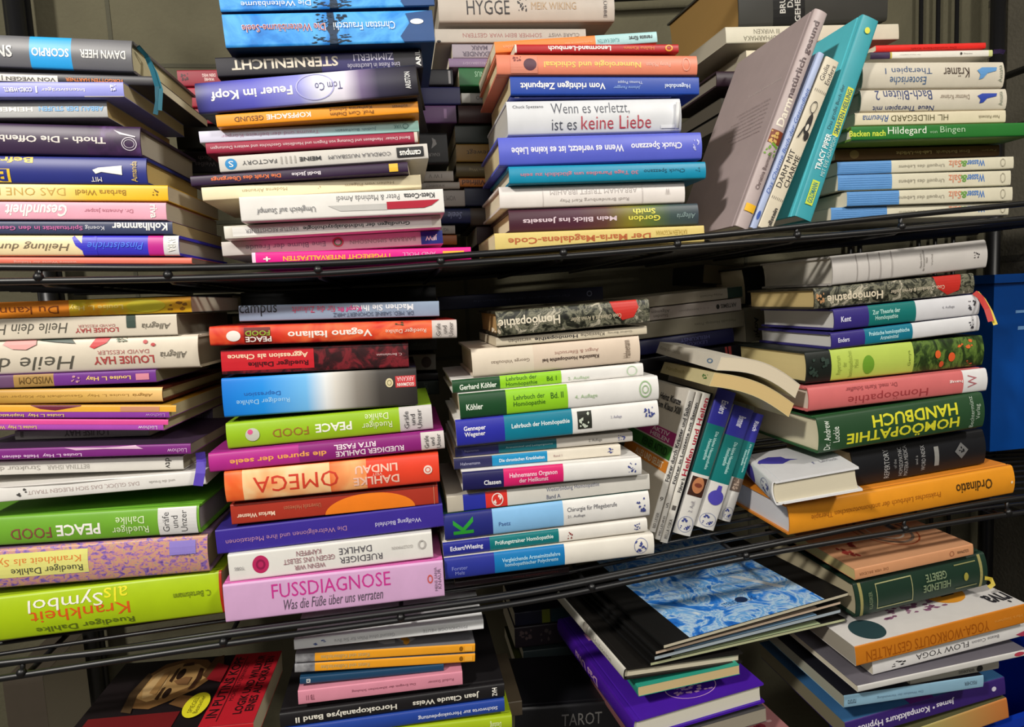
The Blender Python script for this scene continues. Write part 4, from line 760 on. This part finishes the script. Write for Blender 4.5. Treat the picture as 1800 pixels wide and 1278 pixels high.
# --- leaning books, middle shelf
G = 'books leaning on the middle shelf'
k = dict(group=G)
book(lean((1142,925),(1213,687),(1222,688),(1152,945)), 'd2cec6', 'white book whose cover with pink, green and orange bars faces outward', D=.15, Y=.735, base=k, topcol='dad4ca', cov='dad4ca',
     deco=[('t','Führer durch Kräuter und Salben',.36,.93,.2,.8,INK,0,'b'), ('t','6',.22,.25,.3,.8,'5c5854',90), ('t','BEI LESER',.03,.14,.25,.7,'6c6864',0)],
     top=[('r',.60,.69,0,1,'b83a84'), ('r',.50,.59,0,1,'3c7a34'), ('r',.41,.49,0,1,'d8842c'), ('t','AKTIV\nHEILEN',.61,.68,.1,.5,'ecd8e4',-90,'b'), ('t','REINER ASTRID',.515,.575,.08,.62,'1c3a1c',-90,'b'), ('t','ALLES UND SELBST',.425,.475,.08,.7,'f4e4c4',-90,'b'), ('t','Heinz Kunze\nVom Klaus XIII',.82,.93,.04,.55,INK,-90,'b'), ('t','Jung & Mai',.18,.22,.5,.9,'4c4a48',-90)])
book(lean((1153,946),(1224,689),(1235,690),(1160,951)), 'd6d2ca', 'thin white paperback leaning between its two lettered neighbours', D=.145, Y=.735, base=k,
     deco=[('t','Führer in Louzette mit Samen',.38,.93,.2,.8,INK,0,'b'), ('t','5',.22,.25,.3,.8,'5c5854',90), ('t','PELLENREI',.03,.16,.25,.7,'6c6864',0)])
book(lean((1161,951),(1237,691),(1250,692),(1174,957)), 'd9d5cc', 'thin white paperback leaning with bold red lettering', D=.145, Y=.735, base=k,
     deco=[('t','Helfen und Heilen',.45,.97,.12,.8,'a8283c',0,'b'), ('t','Führer b.',.34,.44,.2,.7,INK,0,'b'), ('t','1',.22,.25,.3,.8,'5c5854',90), ('t','BELLA OSKA',.03,.16,.25,.7,'6c6864',0)])
book(lean((1175,956),(1251,692),(1256,691),(1178,950)), '1c1c20', 'thin black book leaning between the red lettered and the teal banded ones', D=.14, Y=.74, base=k)
for (q, lab, Yk, b1_, b2_, pic, t) in ((lean((1182,936),(1262,681),(1297,692),(1215,944)), 'leaning textbook with teal band and face photo, thick, nearest the white paperbacks', .74, .76, .42, 1, 'Enders'),
                       (lean((1222,927),(1291,712),(1329,722),(1256,932)), 'leaning textbook with teal band and an ink blot shape, middle of three', .745, .76, .38, 2, 'Bommer'),
                       (lean((1266,914),(1322,724),(1347,731),(1284,918)), 'leaning textbook with teal band, slimmest of the three alike', .755, .74, .4, 3, 'Risch')):
    d = [('t',t,.84,.93,.3,.66,'d8d8ec',180,'b'), ('t','Die kleine Hausapotheke\nHomöopathie',.46,.72,.3,.74,'a8d4d0',180,'b'), ('s',.03,.12,.15,.85,'3c4688',4,16), ('o',.02,.13,.1,.9,'8a90b0',.03)]
    if pic == 1: d += [('r',.27,.4,.1,.9,'3a2018'), ('e',.29,.4,.2,.8,'b87850'), ('e',.33,.36,.3,.7,'7a3c2c'), ('t','2. Aufl.',.16,.24,.4,.6,'8a8690',0)]
    if pic == 2: d += [('e',.2,.32,.1,.85,'4c44a8'), ('p',.28,.36,.3,.6,'4c44a8',[(0,0),(1,.2),(1,.8),(0,1)])]
    if pic == 3: d += [('r',.28,.4,.1,.9,'6a5a50'), ('s',.28,.4,.1,.9,'a89484',3,12)]
    book(q, 'd6d3cd', lab, kind='h', D=.15, Y=Yk, base=k, bands=[(b2_,b1_,'0e706e'),(b1_,1,'2e2e92')], cov='cfccc6', deco=d, bul=.002)

# --- two bent paperbacks bridging to the pile
def bridge(label, A, B, C, D_, t, col, pages, deco, Ya, Yb, Yc, sag):
    """a paperback lying askew: spine from A to B, page ends from B to C; A, B, C are seen points of its upper edge, D_ the seen point under B"""
    a, b, c = at(*A, Ya), at(*B, Yb), at(*C, Yc)
    ex = b-a; L = ex.length; ex.normalize(); v = c-b; v = v-ex*v.dot(ex); Wd = v.length; ey = v.normalized(); ez = ex.cross(ey)
    T = t; M = Matrix((ex, ey, ez)).transposed().to_4x4(); M.translation = a-ez*T
    e = bpy.data.objects.new('paperback_book', None); COL.objects.link(e); e.matrix_world = M
    e['label'] = label; e['category'] = 'book'; e['group'] = 'bent paperbacks bridging two stacks on the middle shelf'
    n = 12; cv = lambda y: sag*math.sin(math.pi*min(1, max(0, y/Wd)))
    bm = bmesh.new(); mm = [mat(col)]
    prism_x(bm, [(0, 0), (.0004, 0), (.0004, T), (0, T)], 0, L)
    for k_, d in enumerate(deco): lay(bm, d, lambda q: q*L, lambda q: q*T, (), lambda q, z, ep: (q, -ep, z), mm, k_)
    obj('spine', bm, mm, e)
    for nm, z0, z1, m_, x0, x1 in (('back_cover', 0, .0005, mat(col), 0, L), ('front_cover', T-.0005, T, mat(col), 0, L), ('page_block', .0006, T-.0006, mat(pages, .8, 'pages'), .0003, L-.0003)):
        ys = [.0005+(Wd-.0005)*i/n for i in range(n+1)]
        o_ = [(y, z0+cv(y)) for y in ys]+[(y, z1+cv(y)) for y in ys[::-1]]
        bm = bmesh.new(); prism_x(bm, o_[::-1], x0, x1); bmesh.ops.recalc_face_normals(bm, faces=bm.faces[:]); obj(nm, bm, [m_], e)
bridge('white bent paperback bridging the leaning books and the tall pile, upper one', (1160,601), (1268,627), (1424,681), None, .0165, 'd6cfc0', 'd8cbb2',
       [('t','Kurze Geschichte',.05,.42,.4,.7,'a49c8c',0), ('o',.84,.92,.35,.7,'5c7c9c',.2)], .885, .690, .668, .010)
bridge('yellowish bent paperback under the white bent one, above the leaning textbooks', (1168,636), (1256,655), (1404,712), None, .0165, 'd8cc9c', 'cdb27c',
       [('t','Handbuch',.1,.5,.4,.7,'a49454',0), ('s',.82,.94,.2,.8,'4c7a3c',3,8)], .875, .692, .672, .008)

# --- stack 9, middle shelf
G = 'middle shelf books in the tall pile by the blue tub'
k = dict(group=G, Y=.70, D=.15)
book((1464,450,502,1736,420,471), 'c4bfba', 'thick silver grey hardback, topmost of the tall pile', kind='h', base={**k, 'D': .155}, pages='d6d0c4', cov='b8b2ac',
     deco=[('t','Materia medica\nder homöopathischen\nMittel',1614,1628,.14,.86,'77726c',90), ('t','Verlag',1634,1638,.3,.7,'8c8680',90), ('s',1710,1722,.36,.62,'2c2a2c',5,10)]+[('r',1505+20*i,1506+20*i,.03,.97,'a09a96') for i in range(4)])
book((1432,509,542,1713,477,518), HERB, 'herb patterned book with a red poppy spot under the silver grey hardback', kind='h', base=k, pages='d0b880', cov='3a352a',
     deco=[('t','Homöopathie',1453,1549,.2,.72,'d8ccb4',180,'b'), ('p',1640,1690,.05,1,'bc2c24',[(0,1),(.1,.4),(.5,0),(.9,.2),(1,1)]), ('t','Cook Oldenkott & Armin Spiller',1562,1658,.36,.62,'d8ccb4'), ('s',1432,1452,0,.8,'b88a60',3,8)])
e = book((1467,542,583,1722,518,552), 'd4d4d8', 'white textbook with violet and green teal bands and ribbons, upper of two alike', kind='h', base={**k, 'D': .16}, pages='dedcd8', bands=[(1467,1526,'342a78'),(1526,1608,'12706c')], cov='3a3478',
     deco=[('t','Kent',1478,1495,.36,.62,'d8d8ec',0,'b'), ('t','Zur Theorie der\nHomöopathie',1532,1580,.22,.76,'b0d8d0',0,'b'), ('t','4. Auflage',1654,1676,.44,.6,'8c8c94',0), em(1700,1716,4,'33333c')])
ribbon(e, [(1713,514,.70),(1724,523,.695),(1735,543,.685),(1742,565,.68)], .006, 'b82c24')
ribbon(e, [(1717,514,.701),(1729,527,.696),(1741,548,.686),(1750,571,.68)], .0045, 'd8c03c')
book((1462,586,614,1722,553,583), 'd8d8da', 'white textbook with violet and blue teal bands, lower of two alike', kind='h', base={**k, 'D': .16}, pages='dedcd8', bands=[(1462,1519,'342a78'),(1519,1602,'12748c')], cov='3a3478',
     deco=[('t','Enders',1473,1492,.36,.64,'d8d8ec',0,'b'), ('t','Praktische homöopathische\nArzneimittel',1526,1596,.22,.78,'b0dce4',0,'b'), em(1700,1712,9,'33333c')])
book((1418,620,673,1730,585,646), '151c18', 'thick hardback with lime panel and poppy meadow photo', kind='h', base={**k, 'D': .16}, pages='d8c890', bands=[(1460,1603,'b4c858'),(1603,1730,POPPY)], cov='151c18',
     deco=[('t','Repertorium\nder\nhomöopathischen\nMittel',1468,1506,.08,.9,'8c9c40',90), ('e',1513,1533,.12,.72,'6a9a2c'), ('t','Genya',1592,1598,.25,.75,'7c8c3c',90), ('s',1680,1716,.55,1,'dc6a34',6,7), ('e',1664,1676,.25,.55,'d8582c'), ('e',1640,1650,.4,.66,'d8602c'), ('e',1648,1656,.1,.3,'c8502c'), ('s',1690,1712,.05,.3,'b8482c',9,4), ('s',1418,1458,.1,.9,'2c3c34',4,14)])
book((1422,681,726,1736,648,687), 'cf6c6c', 'coral pink hardback with a white end and dark red lettering', kind='h', base={**k, 'Y': .69}, pages='e4d4c4', bands=[(1692,1736,'dedcdc')],
     deco=[('t','Homöopathie',1488,1628,.12,.56,'a03c40',180), ('t','Dr. med. Karin Schaffer',1485,1574,.66,.84,'9c4a4c',180,'b'), ('t','W',1700,1716,.25,.8,'b06a70',90), ('t','haug',1666,1690,.5,.66,'f0d8d4',180,'b')])
book((1440,733,800,1731,689,752), '27482c', 'thick dark green hardback with large yellow capitals', kind='h', base={**k, 'Y': .685, 'D': .15}, pages='e4dcbc', cov='2e5a34',
     deco=[('t','HOMÖOPATHIE',1487,1685,.08,.44,'d8d434',180,'b'), ('t','HANDBUCH',1532,1682,.5,.84,'d8d434',180,'b'), ('t','Dr. Andrew\nLockie',1448,1474,.08,.88,'dce4d8',90), ('t','Bechtermünz\nVerlag',1704,1724,.06,.94,'a8b8a8',90)])
book((1500,793,860,1733,756,816), '17181c', 'thick black hardback with stacked silver lettering beside the white thick book', kind='h', base={**k, 'Y': .705, 'D': .15},
     deco=[('t','REPERTORY',1553,1562,.1,.9,'a8a8a8',90), ('t','of the',1569,1574,.35,.6,'8c8c8c',90), ('t','HOMŒOPATHIC\nMATERIA MEDICA',1578,1594,.08,.92,'9c9c9c',90), ('t','and a',1606,1611,.35,.6,'8c8c8c',90), ('t','WORD INDEX',1617,1624,.15,.85,'a0a0a0',90), ('r',1640,1648,.22,.76,'8c8c88'), ('p',1676,1700,.3,.76,'6c6c6c',[(0,.5),(.5,0),(1,.5),(.5,1)]), ('s',1680,1696,.36,.7,'17181c',3,5)])
e = book((1357,848,890,1513,819,864), 'e4e4e4', 'thick white textbook with a violet blot, its page ends facing out', kind='h', group=G, Y=.675, D=.125, form='ends', yaw=-15, pages='cfc6ae', cov='dededf', topcol='d8d8da',
     deco=[('e',.12,.42,.1,.9,'4c44a0'), ('s',.66,.92,.15,.85,'3c4688',4,16), ('o',.64,.94,.1,.9,'8a90b0',.03)],
     top=[('p',.22,.52,.08,.55,'4640a0',[(.2,.1),(.5,0),(.8,.3),(1,.55),(.75,.8),(.8,1),(.5,.75),(.2,.7),(0,.4)]), ('s',.62,.72,.62,.66,'3c4688',3), ('t','Lehrbuch',.62,.7,.72,.92,'8c8c94',90)])
book((1388,890,944,1784,819,869), 'e49422', 'broad orange hardback under the thick white textbook', kind='h', group=G, Y=.688, D=.155, pages='e4e2e4', cov='e08a2c',
     deco=[('t','Ordinatio',1676,1742,.36,.72,'4c3414',180,'b'), ('t','Praktisches Lehrbuch der antihomotoxischen Therapie',1424,1648,.4,.64,'a8641c'), ('e',1776,1780,.4,.5,'f4d8a8')])

# --- bottom shelf
G = 'bottom shelf books in the stack with two orange magazines'
book((112,1302,1345,446,1270,1312), 'b41c24', 'paperback lying face up with a red and black portrait cover', kind='s', group='bottom shelf books lying face up', Y=.70, D=.145, yaw=-2, topcol='1b1517', cov='c8242c', pages='c9bda0', bands=[(112,300,'e0341e')],
     deco=[('r',258,306,.55,1,'dcd8d4'), ('r',262,300,.6,.7,'3c3a3a')],
     top=[('r',.70,1,0,1,'b51f2b'), ('t','IN PUTINS KOPF',.715,.775,.10,.95,'241416',90,'b'), ('t','MICHEL ELTCHANINOFF',.80,.825,.30,.85,'3c1418',90), ('r',.785,.79,.05,.95,'3c1418'), ('t','LOGIK UND WILLKÜR\nEINES AUTOKRATEN',.85,.97,.12,.95,'241416',90,'b'),
          ('r',.05,.55,.0,.22,'6a1a1c'),
          ('p',.18,.62,.22,.98,'7c5a34',[(0,.42),(.04,.25),(.16,.12),(.4,.08),(.62,.2),(.86,.36),(1,.55),(.96,.78),(.8,.95),(.5,1),(.22,.92),(.06,.7)]),
          ('p',.21,.59,.30,.94,'b8925c',[(0,.45),(.08,.22),(.28,.12),(.5,.2),(.78,.36),(1,.56),(.95,.75),(.75,.9),(.45,.96),(.2,.86),(.05,.66)]),
          ('p',.24,.36,.38,.84,'caa874',[(0,.4),(.3,.1),(.8,.2),(1,.5),(.8,.9),(.3,.85)]),
          ('p',.18,.27,.24,.80,'4c3a26',[(0,.5),(.3,.05),(1,0),(.6,.4),(.7,.9),(.3,1)]), ('e',.395,.44,.66,.82,'2c1c14'), ('e',.385,.425,.40,.54,'2c1c14'), ('p',.37,.39,.62,.84,'3c2818',[(0,.1),(1,0),(1,1),(.2,.9)]), ('p',.355,.375,.38,.56,'3c2818',[(0,.1),(1,0),(1,1),(.2,.9)]), ('p',.30,.345,.45,.8,'a8814e',[(0,.1),(1,0),(1,1),(.2,.9)]), ('p',.46,.60,.24,.42,'6c4c2c',[(0,.4),(.7,0),(1,.8),(.3,1)]), ('p',.40,.50,.56,.68,'8a6440',[(0,.6),(.4,.1),(1,0),(1,.9),(.6,1)]), ('p',.52,.56,.48,.80,'3c2418',[(0,0),(.7,.1),(1,.5),(.6,.95),(0,1),(.3,.5)]), ('p',.40,.47,.84,.9,'4c3420',[(0,0),(1,.2),(.8,1),(0,.7)]), ('p',.56,.66,.6,.98,'5c4028',[(0,.2),(.6,0),(1,.6),(.7,1),(.2,.9)]),
          ('p',.60,.70,.55,.85,'8c1c24',[(0,.2),(1,0),(1,.8),(.2,1)]),
          ('e',.56,.70,.10,.42,'dcd42c'), ('t','SPIEGEL\nBestseller',.60,.66,.15,.37,'4c4414',90)])
k = dict(group=G, Y=.70, D=.15)
book((517,1130,1138,850,1084,1111), 'f0f1f2', 'silvery white magazine lying on two orange ones', kind='m', base={**k, 'Y': .69}, deco=[('t','Gesund ohne Pillen für Sie Ihre',585,690,.3,.66,'b4b4b8'), ('t','PSYCHOLOGIE HEUTE',740,820,.3,.62,'aaaaae'), ('s',545,575,.2,.8,'5c6ca0',4,6)])
for (q, Yk, lab) in (((519,1151,1165,835,1131,1147), .70, 'orange and grey magazine with a pencil pattern, upper of two alike'), ((518,1168,1183,835,1149,1164), .70, 'orange and grey magazine with a pencil pattern, lower of two alike')):
    book(q, 'eba024', lab, kind='m', base={**k, 'Y': Yk}, bands=[(518,552,NOISEG)], cov='8d8d92', topcol='77777c',
      deco=[('e',806,813,.2,.8,'8c5c10'), ('t','Kunst und Kulinarisches',562,646,.25,.75,'c8a868',180,'b'), ('r',816,830,.2,.8,'f0ac3c')], top=[('s',.1,.9,.0,.9,'b0b0b4',7,20), ('s',.55,.75,.0,.4,'e8a02c',4,6)])
book((527,1188,1208,780,1171,1177), '1c4262', 'dark teal blue paperback between the orange magazines and the pink book', base={**k, 'Y': .70}, deco=[('t','K23',538,545,.2,.75,WH,90,'b')])
book((524,1213,1241,813,1180,1204), 'd88ca0', 'dusty pink paperback above the black one with white lettering', base={**k, 'Y': .695},
     deco=[('t','Rudolf Steiner',750,797,.42,.62,'8c5060'), ('t','Das Ereignis der ätherischen Schulung',616,728,.44,.66,'8c5060'), ('t','TB 11',538,552,.3,.66,'8c5060')])
book((492,1256,1281,887,1201,1227), '1b191b', 'black hardback with rounded white lettering under the dusty pink one', kind='h', base={**k, 'Y': .698, 'D': .17},
     deco=[('t','Jean Claude Weiss',720,840,.24,.72,'e4e0d4',180,'b'), ('t','Horoskopanalyse Band II',518,692,.24,.74,'e4e0d4',180,'b'), ('t','ZVH',864,873,.2,.8,WH,90,'b')])
book((500,1283,1306,887,1228,1254), '24449c', 'blue hardback with white lettering under the black one', kind='h', base={**k, 'Y': .698, 'D': .17}, deco=[('t','Stichworte zur Horoskopdeutung',730,874,.3,.66,'d4d8e8',180,'b')])
book((560,1296,1326,900,1256,1284), 'a4bc1c', 'acid green paperback at the base of the visible stack', kind='h', base={**k, 'Y': .698, 'D': .17}, pages='a09a88', deco=[('t','Deutung',860,880,.3,.8,'e8ecc0')])
G = 'dim books at the back of the bottom shelf'
k = dict(group=G, Y=.965, D=.12)
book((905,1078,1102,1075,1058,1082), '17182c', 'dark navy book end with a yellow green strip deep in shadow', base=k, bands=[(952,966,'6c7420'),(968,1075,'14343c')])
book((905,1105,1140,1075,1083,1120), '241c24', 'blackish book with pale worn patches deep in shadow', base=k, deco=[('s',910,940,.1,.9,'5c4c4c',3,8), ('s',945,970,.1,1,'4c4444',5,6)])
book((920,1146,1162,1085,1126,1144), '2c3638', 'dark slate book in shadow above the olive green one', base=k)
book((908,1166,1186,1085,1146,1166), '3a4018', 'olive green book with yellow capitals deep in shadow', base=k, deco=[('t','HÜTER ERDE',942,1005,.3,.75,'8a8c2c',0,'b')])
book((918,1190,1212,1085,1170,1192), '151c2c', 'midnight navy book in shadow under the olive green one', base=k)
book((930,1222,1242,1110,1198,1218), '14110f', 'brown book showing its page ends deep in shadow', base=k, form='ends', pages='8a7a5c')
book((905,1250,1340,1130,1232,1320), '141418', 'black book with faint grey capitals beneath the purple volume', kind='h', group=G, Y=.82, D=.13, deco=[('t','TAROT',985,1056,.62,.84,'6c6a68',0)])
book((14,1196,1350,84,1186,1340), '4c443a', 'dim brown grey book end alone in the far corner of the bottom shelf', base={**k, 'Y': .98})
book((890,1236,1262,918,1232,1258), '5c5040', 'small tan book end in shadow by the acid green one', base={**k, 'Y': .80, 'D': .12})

G = 'bottom shelf books in the pile on the purple volume'
book((1150,1345,1368,1392,1282,1306), '8c5c5c', 'book with a rosy flowered cover under the purple volume', kind='s', group=G, Y=.678, D=.2, form='ends', yaw=5, pages='8c8470', topcol='a06c6c', top=[('s',.5,1,.3,1,'c8a0a0',3,30), ('s',.5,1,.3,1,'7c2c38',8,30)])
book((1136,1304,1330,1347,1244,1268), '4c4a4c', 'grey book with page ends out directly under the purple volume', kind='s', group=G, Y=.668, D=.22, form='ends', yaw=5, pages='9c9484')
book((1112,1270,1302,1343,1198,1238), '4a1c9c', 'large glossy purple hardback with page ends facing out', kind='h', group=G, Y=.662, D=.25, form='ends', yaw=6, pages='d8d4c4', topcol='4c20a4', cov='4418a0', rough=.2,
     deco=[('t','Das Uhu',.3,.6,.2,.7,'c8a0c0',180,'b')], top=[('t','B',.22,.30,.12,.20,'c88cb0',90,'b'), ('s',.82,.95,.36,.70,'d8a8d8',5,40), ('o',.80,.97,.34,.72,'d8a8d8',.02)])
book((1121,1206,1227,1300,1170,1184), '2f9a84', 'small book with a green and blue spine and tan page ends', kind='s', group=G, Y=.668, D=.15, form='ends', yaw=3, pages='d0b888', bands=[(.0,.8,'2c6ccc')])
book((1096,1173,1199,1305,1149,1163), 'd8d4c8', 'white spined hardback with page ends out on the small green one', kind='h', group=G, Y=.664, D=.21, form='ends', yaw=7, pages='d4ccb4', cov='1c1a18', deco=[('t','Heilsteine',.6,.85,.3,.7,'8c8880',0), ('r',.45,.52,0,1,'9c968c')])
for i, (q, lab, tc_) in enumerate((((1143,1165,1171,1486,1086,1093), 'lowest of four slim black backed notebooks, pale green edged', 'b8c89a'), ((1150,1154,1161,1478,1070,1078), 'third of four slim black backed notebooks', '8ab0d0'),
                           ((1152,1145,1151,1478,1056,1063), 'second of four slim black backed notebooks', 'b09a84'), ((1166,1134,1141,1491,1041,1048), 'topmost slim notebook with blue and white marbled cover', MBLUE))):
    book(q, '161616', lab, kind='m', group='slim black backed notebooks', name='notebook', cat='notebook', Y=.664-.004*i, D=.235, form='ends', yaw=9, pages=('b8bc94','a8b4bc','cfb8a0','c8c0a8')[i], cov='171615', topcol='171615',
         top=[('r',0.0,1,.13 if i == 3 else .10,.86,tc_)]+([('t','STEINER VERLAG',.80,.84,.42,.6,'1c3a6c',90), ('e',.78,.84,.50,.56,'1c2c4c'), ('p',.55,.8,.62,.8,'d4dce0',[(0,0),(1,.8),(1,1),(.1,.3)])] if i == 3 else []))

G = 'bottom shelf books in the pile with the orange spined workbook'
k = dict(group=G, Y=.70, D=.17)
book((1560,1298,1340,1772,1228,1262), ('grad', ((0,'8ca048'),(.4,'b0a060'),(1,'c8783c'))), 'green to orange paperback above the royal blue tub', base=k, cov='5c5a3c')
book((1487,1269,1305,1767,1191,1221), '3a2470', 'purple paperback with white lettering, low in the pile', base={**k, 'Y': .70, 'D': .2}, topcol='3c6c9c', pages='8c846c',
     deco=[('t','James',1643,1675,.34,.72,'e4e0ee',180,'b'), ('t','• Kompaktkurs Hypnose',1500,1640,.3,.74,'e4e0ee',180,'b'), ('e',1742,1750,.4,.66,'d8d4e4')], top=[('s',.3,.8,.0,.35,'8cc0d8',4,14), ('r',.4,.55,0,.3,'6c2c84')])
book((1484,1223,1246,1729,1188,1208), '8cb4cc', 'light blue paperback between the purple and the grey ones', base={**k, 'Y': .675, 'D': .19}, topcol='1c1c24', pages='a8a898', deco=[('t','rororo',1490,1504,.3,.66,'3c4c5c'), ('t','Die Weisheit der Verwundung',1540,1620,.36,.62,'6c8ca4'), ('t','FISCHER',1694,1716,.4,.7,'4c5c6c')])
book((1600,1191,1204,1756,1161,1177), 'a8a498', 'grey paperback with a black round emblem under the white magazine', base={**k, 'Y': .678}, deco=[('e',1716,1727,.1,.9,'2c2c2c'), ('t','GOLDEGG',1684,1712,.3,.65,'4c4a48',180,'b')])
book((1508,1207,1217,1806,1141,1153), 'd2d0cc', 'white glossy magazine under the white paperback with fine capitals', kind='m', base={**k, 'Y': .66, 'D': .2}, topcol='6c6870', deco=[('e',1782,1800,.2,.9,'b83c50')])
book((1534,1165,1186,1806,1092,1119), 'dcdad8', 'white paperback with fine black capitals under the orange spined workbook', base={**k, 'Y': .67},
     deco=[('t','FLOW YOGA',1608,1700,.3,.72,'3c3a3c'), ('t','Beate Cuson',1706,1754,.4,.66,'77757a'), ('s',1564,1592,.2,.7,'2c2a2c',5,9), ('p',1784,1806,.0,.5,'b03c58',[(0,.6),(.6,0),(1,0),(1,1)])])
book((1504,1137,1173,1806,1061,1095), 'c8781c', 'white covered workbook with an orange spine', kind='s', base={**k, 'Y': .662, 'D': .22}, topcol='d8d4d0', cov='d8d4d0', pages='b4ac9c',
     deco=[('t','YOGA-WORKOUTS GESTALTEN',1522,1736,.12,.66,'a0540c',180,''), ('t','Mark Stephens',1746,1796,.4,.6,'e09c44')],
     top=[('e',.07,.24,.02,.22,'2c4448'), ('s',.25,.72,.12,.42,'8a5c78',5,60), ('e',.62,.84,.16,.40,'dc942c'), ('r',.70,.78,.24,.32,'2c2418'), ('t','riva',.86,.99,.04,.16,'2c2a2c',180,'b')])
e = book((1505,1023,1094,1736,976,1029), '1c3428', 'dark green clothbound volume with gilt frame lines and a gold ribbon', kind='h', base={**k, 'Y': .69, 'D': .2}, pages='c8bc9c',
     deco=[('r',1512,1517,.02,.98,'9a925c'), ('r',1722,1727,.02,.98,'9a925c'), ('r',1540,1602,.84,.87,'a8a878'), ('r',1540,1602,.14,.17,'a8a878'), ('r',1540,1541.2,.14,.87,'a8a878'), ('r',1601,1602.2,.14,.87,'a8a878'), ('r',1678,1716,.84,.87,'8c8c5c'), ('r',1678,1716,.16,.19,'8c8c5c'), ('e',1692,1700,.36,.6,'9c9440'), ('t','HEILENDE\nGEBETE',1620,1668,.3,.8,'7c8c6c',180,'b'), ('t','KLASSIKER',1526,1532,.2,.7,'7c8c6c',90)])
ribbon(e, [(1731,1016,.69),(1742,1018,.69),(1746,1027,.685),(1738,1033,.685)], .005, 'b8a43c')
book((1503,1000,1022,1711,957,975), 'cf946a', 'peach paperback with a ring drawing on its cover, on the dark green volume', base={**k, 'Y': .685, 'D': .19}, topcol='d09a72', pages='d8c484',
     deco=[('t','DIE VIER BRÜDER',1510,1560,.3,.6,'8c5c3c'), ('t','GOLDMANN',1682,1702,.4,.66,'4c3424'), ('o',1668,1676,.3,.8,'a86c4c',.15)],
     top=[('o',.42,.86,.16,.74,'a8502c',.02), ('o',.46,.82,.20,.68,'7c6c60',.05), ('o',.52,.76,.27,.60,'d8d0c0',.05), ('s',.08,.3,.1,.5,'a03c34',4,16)])
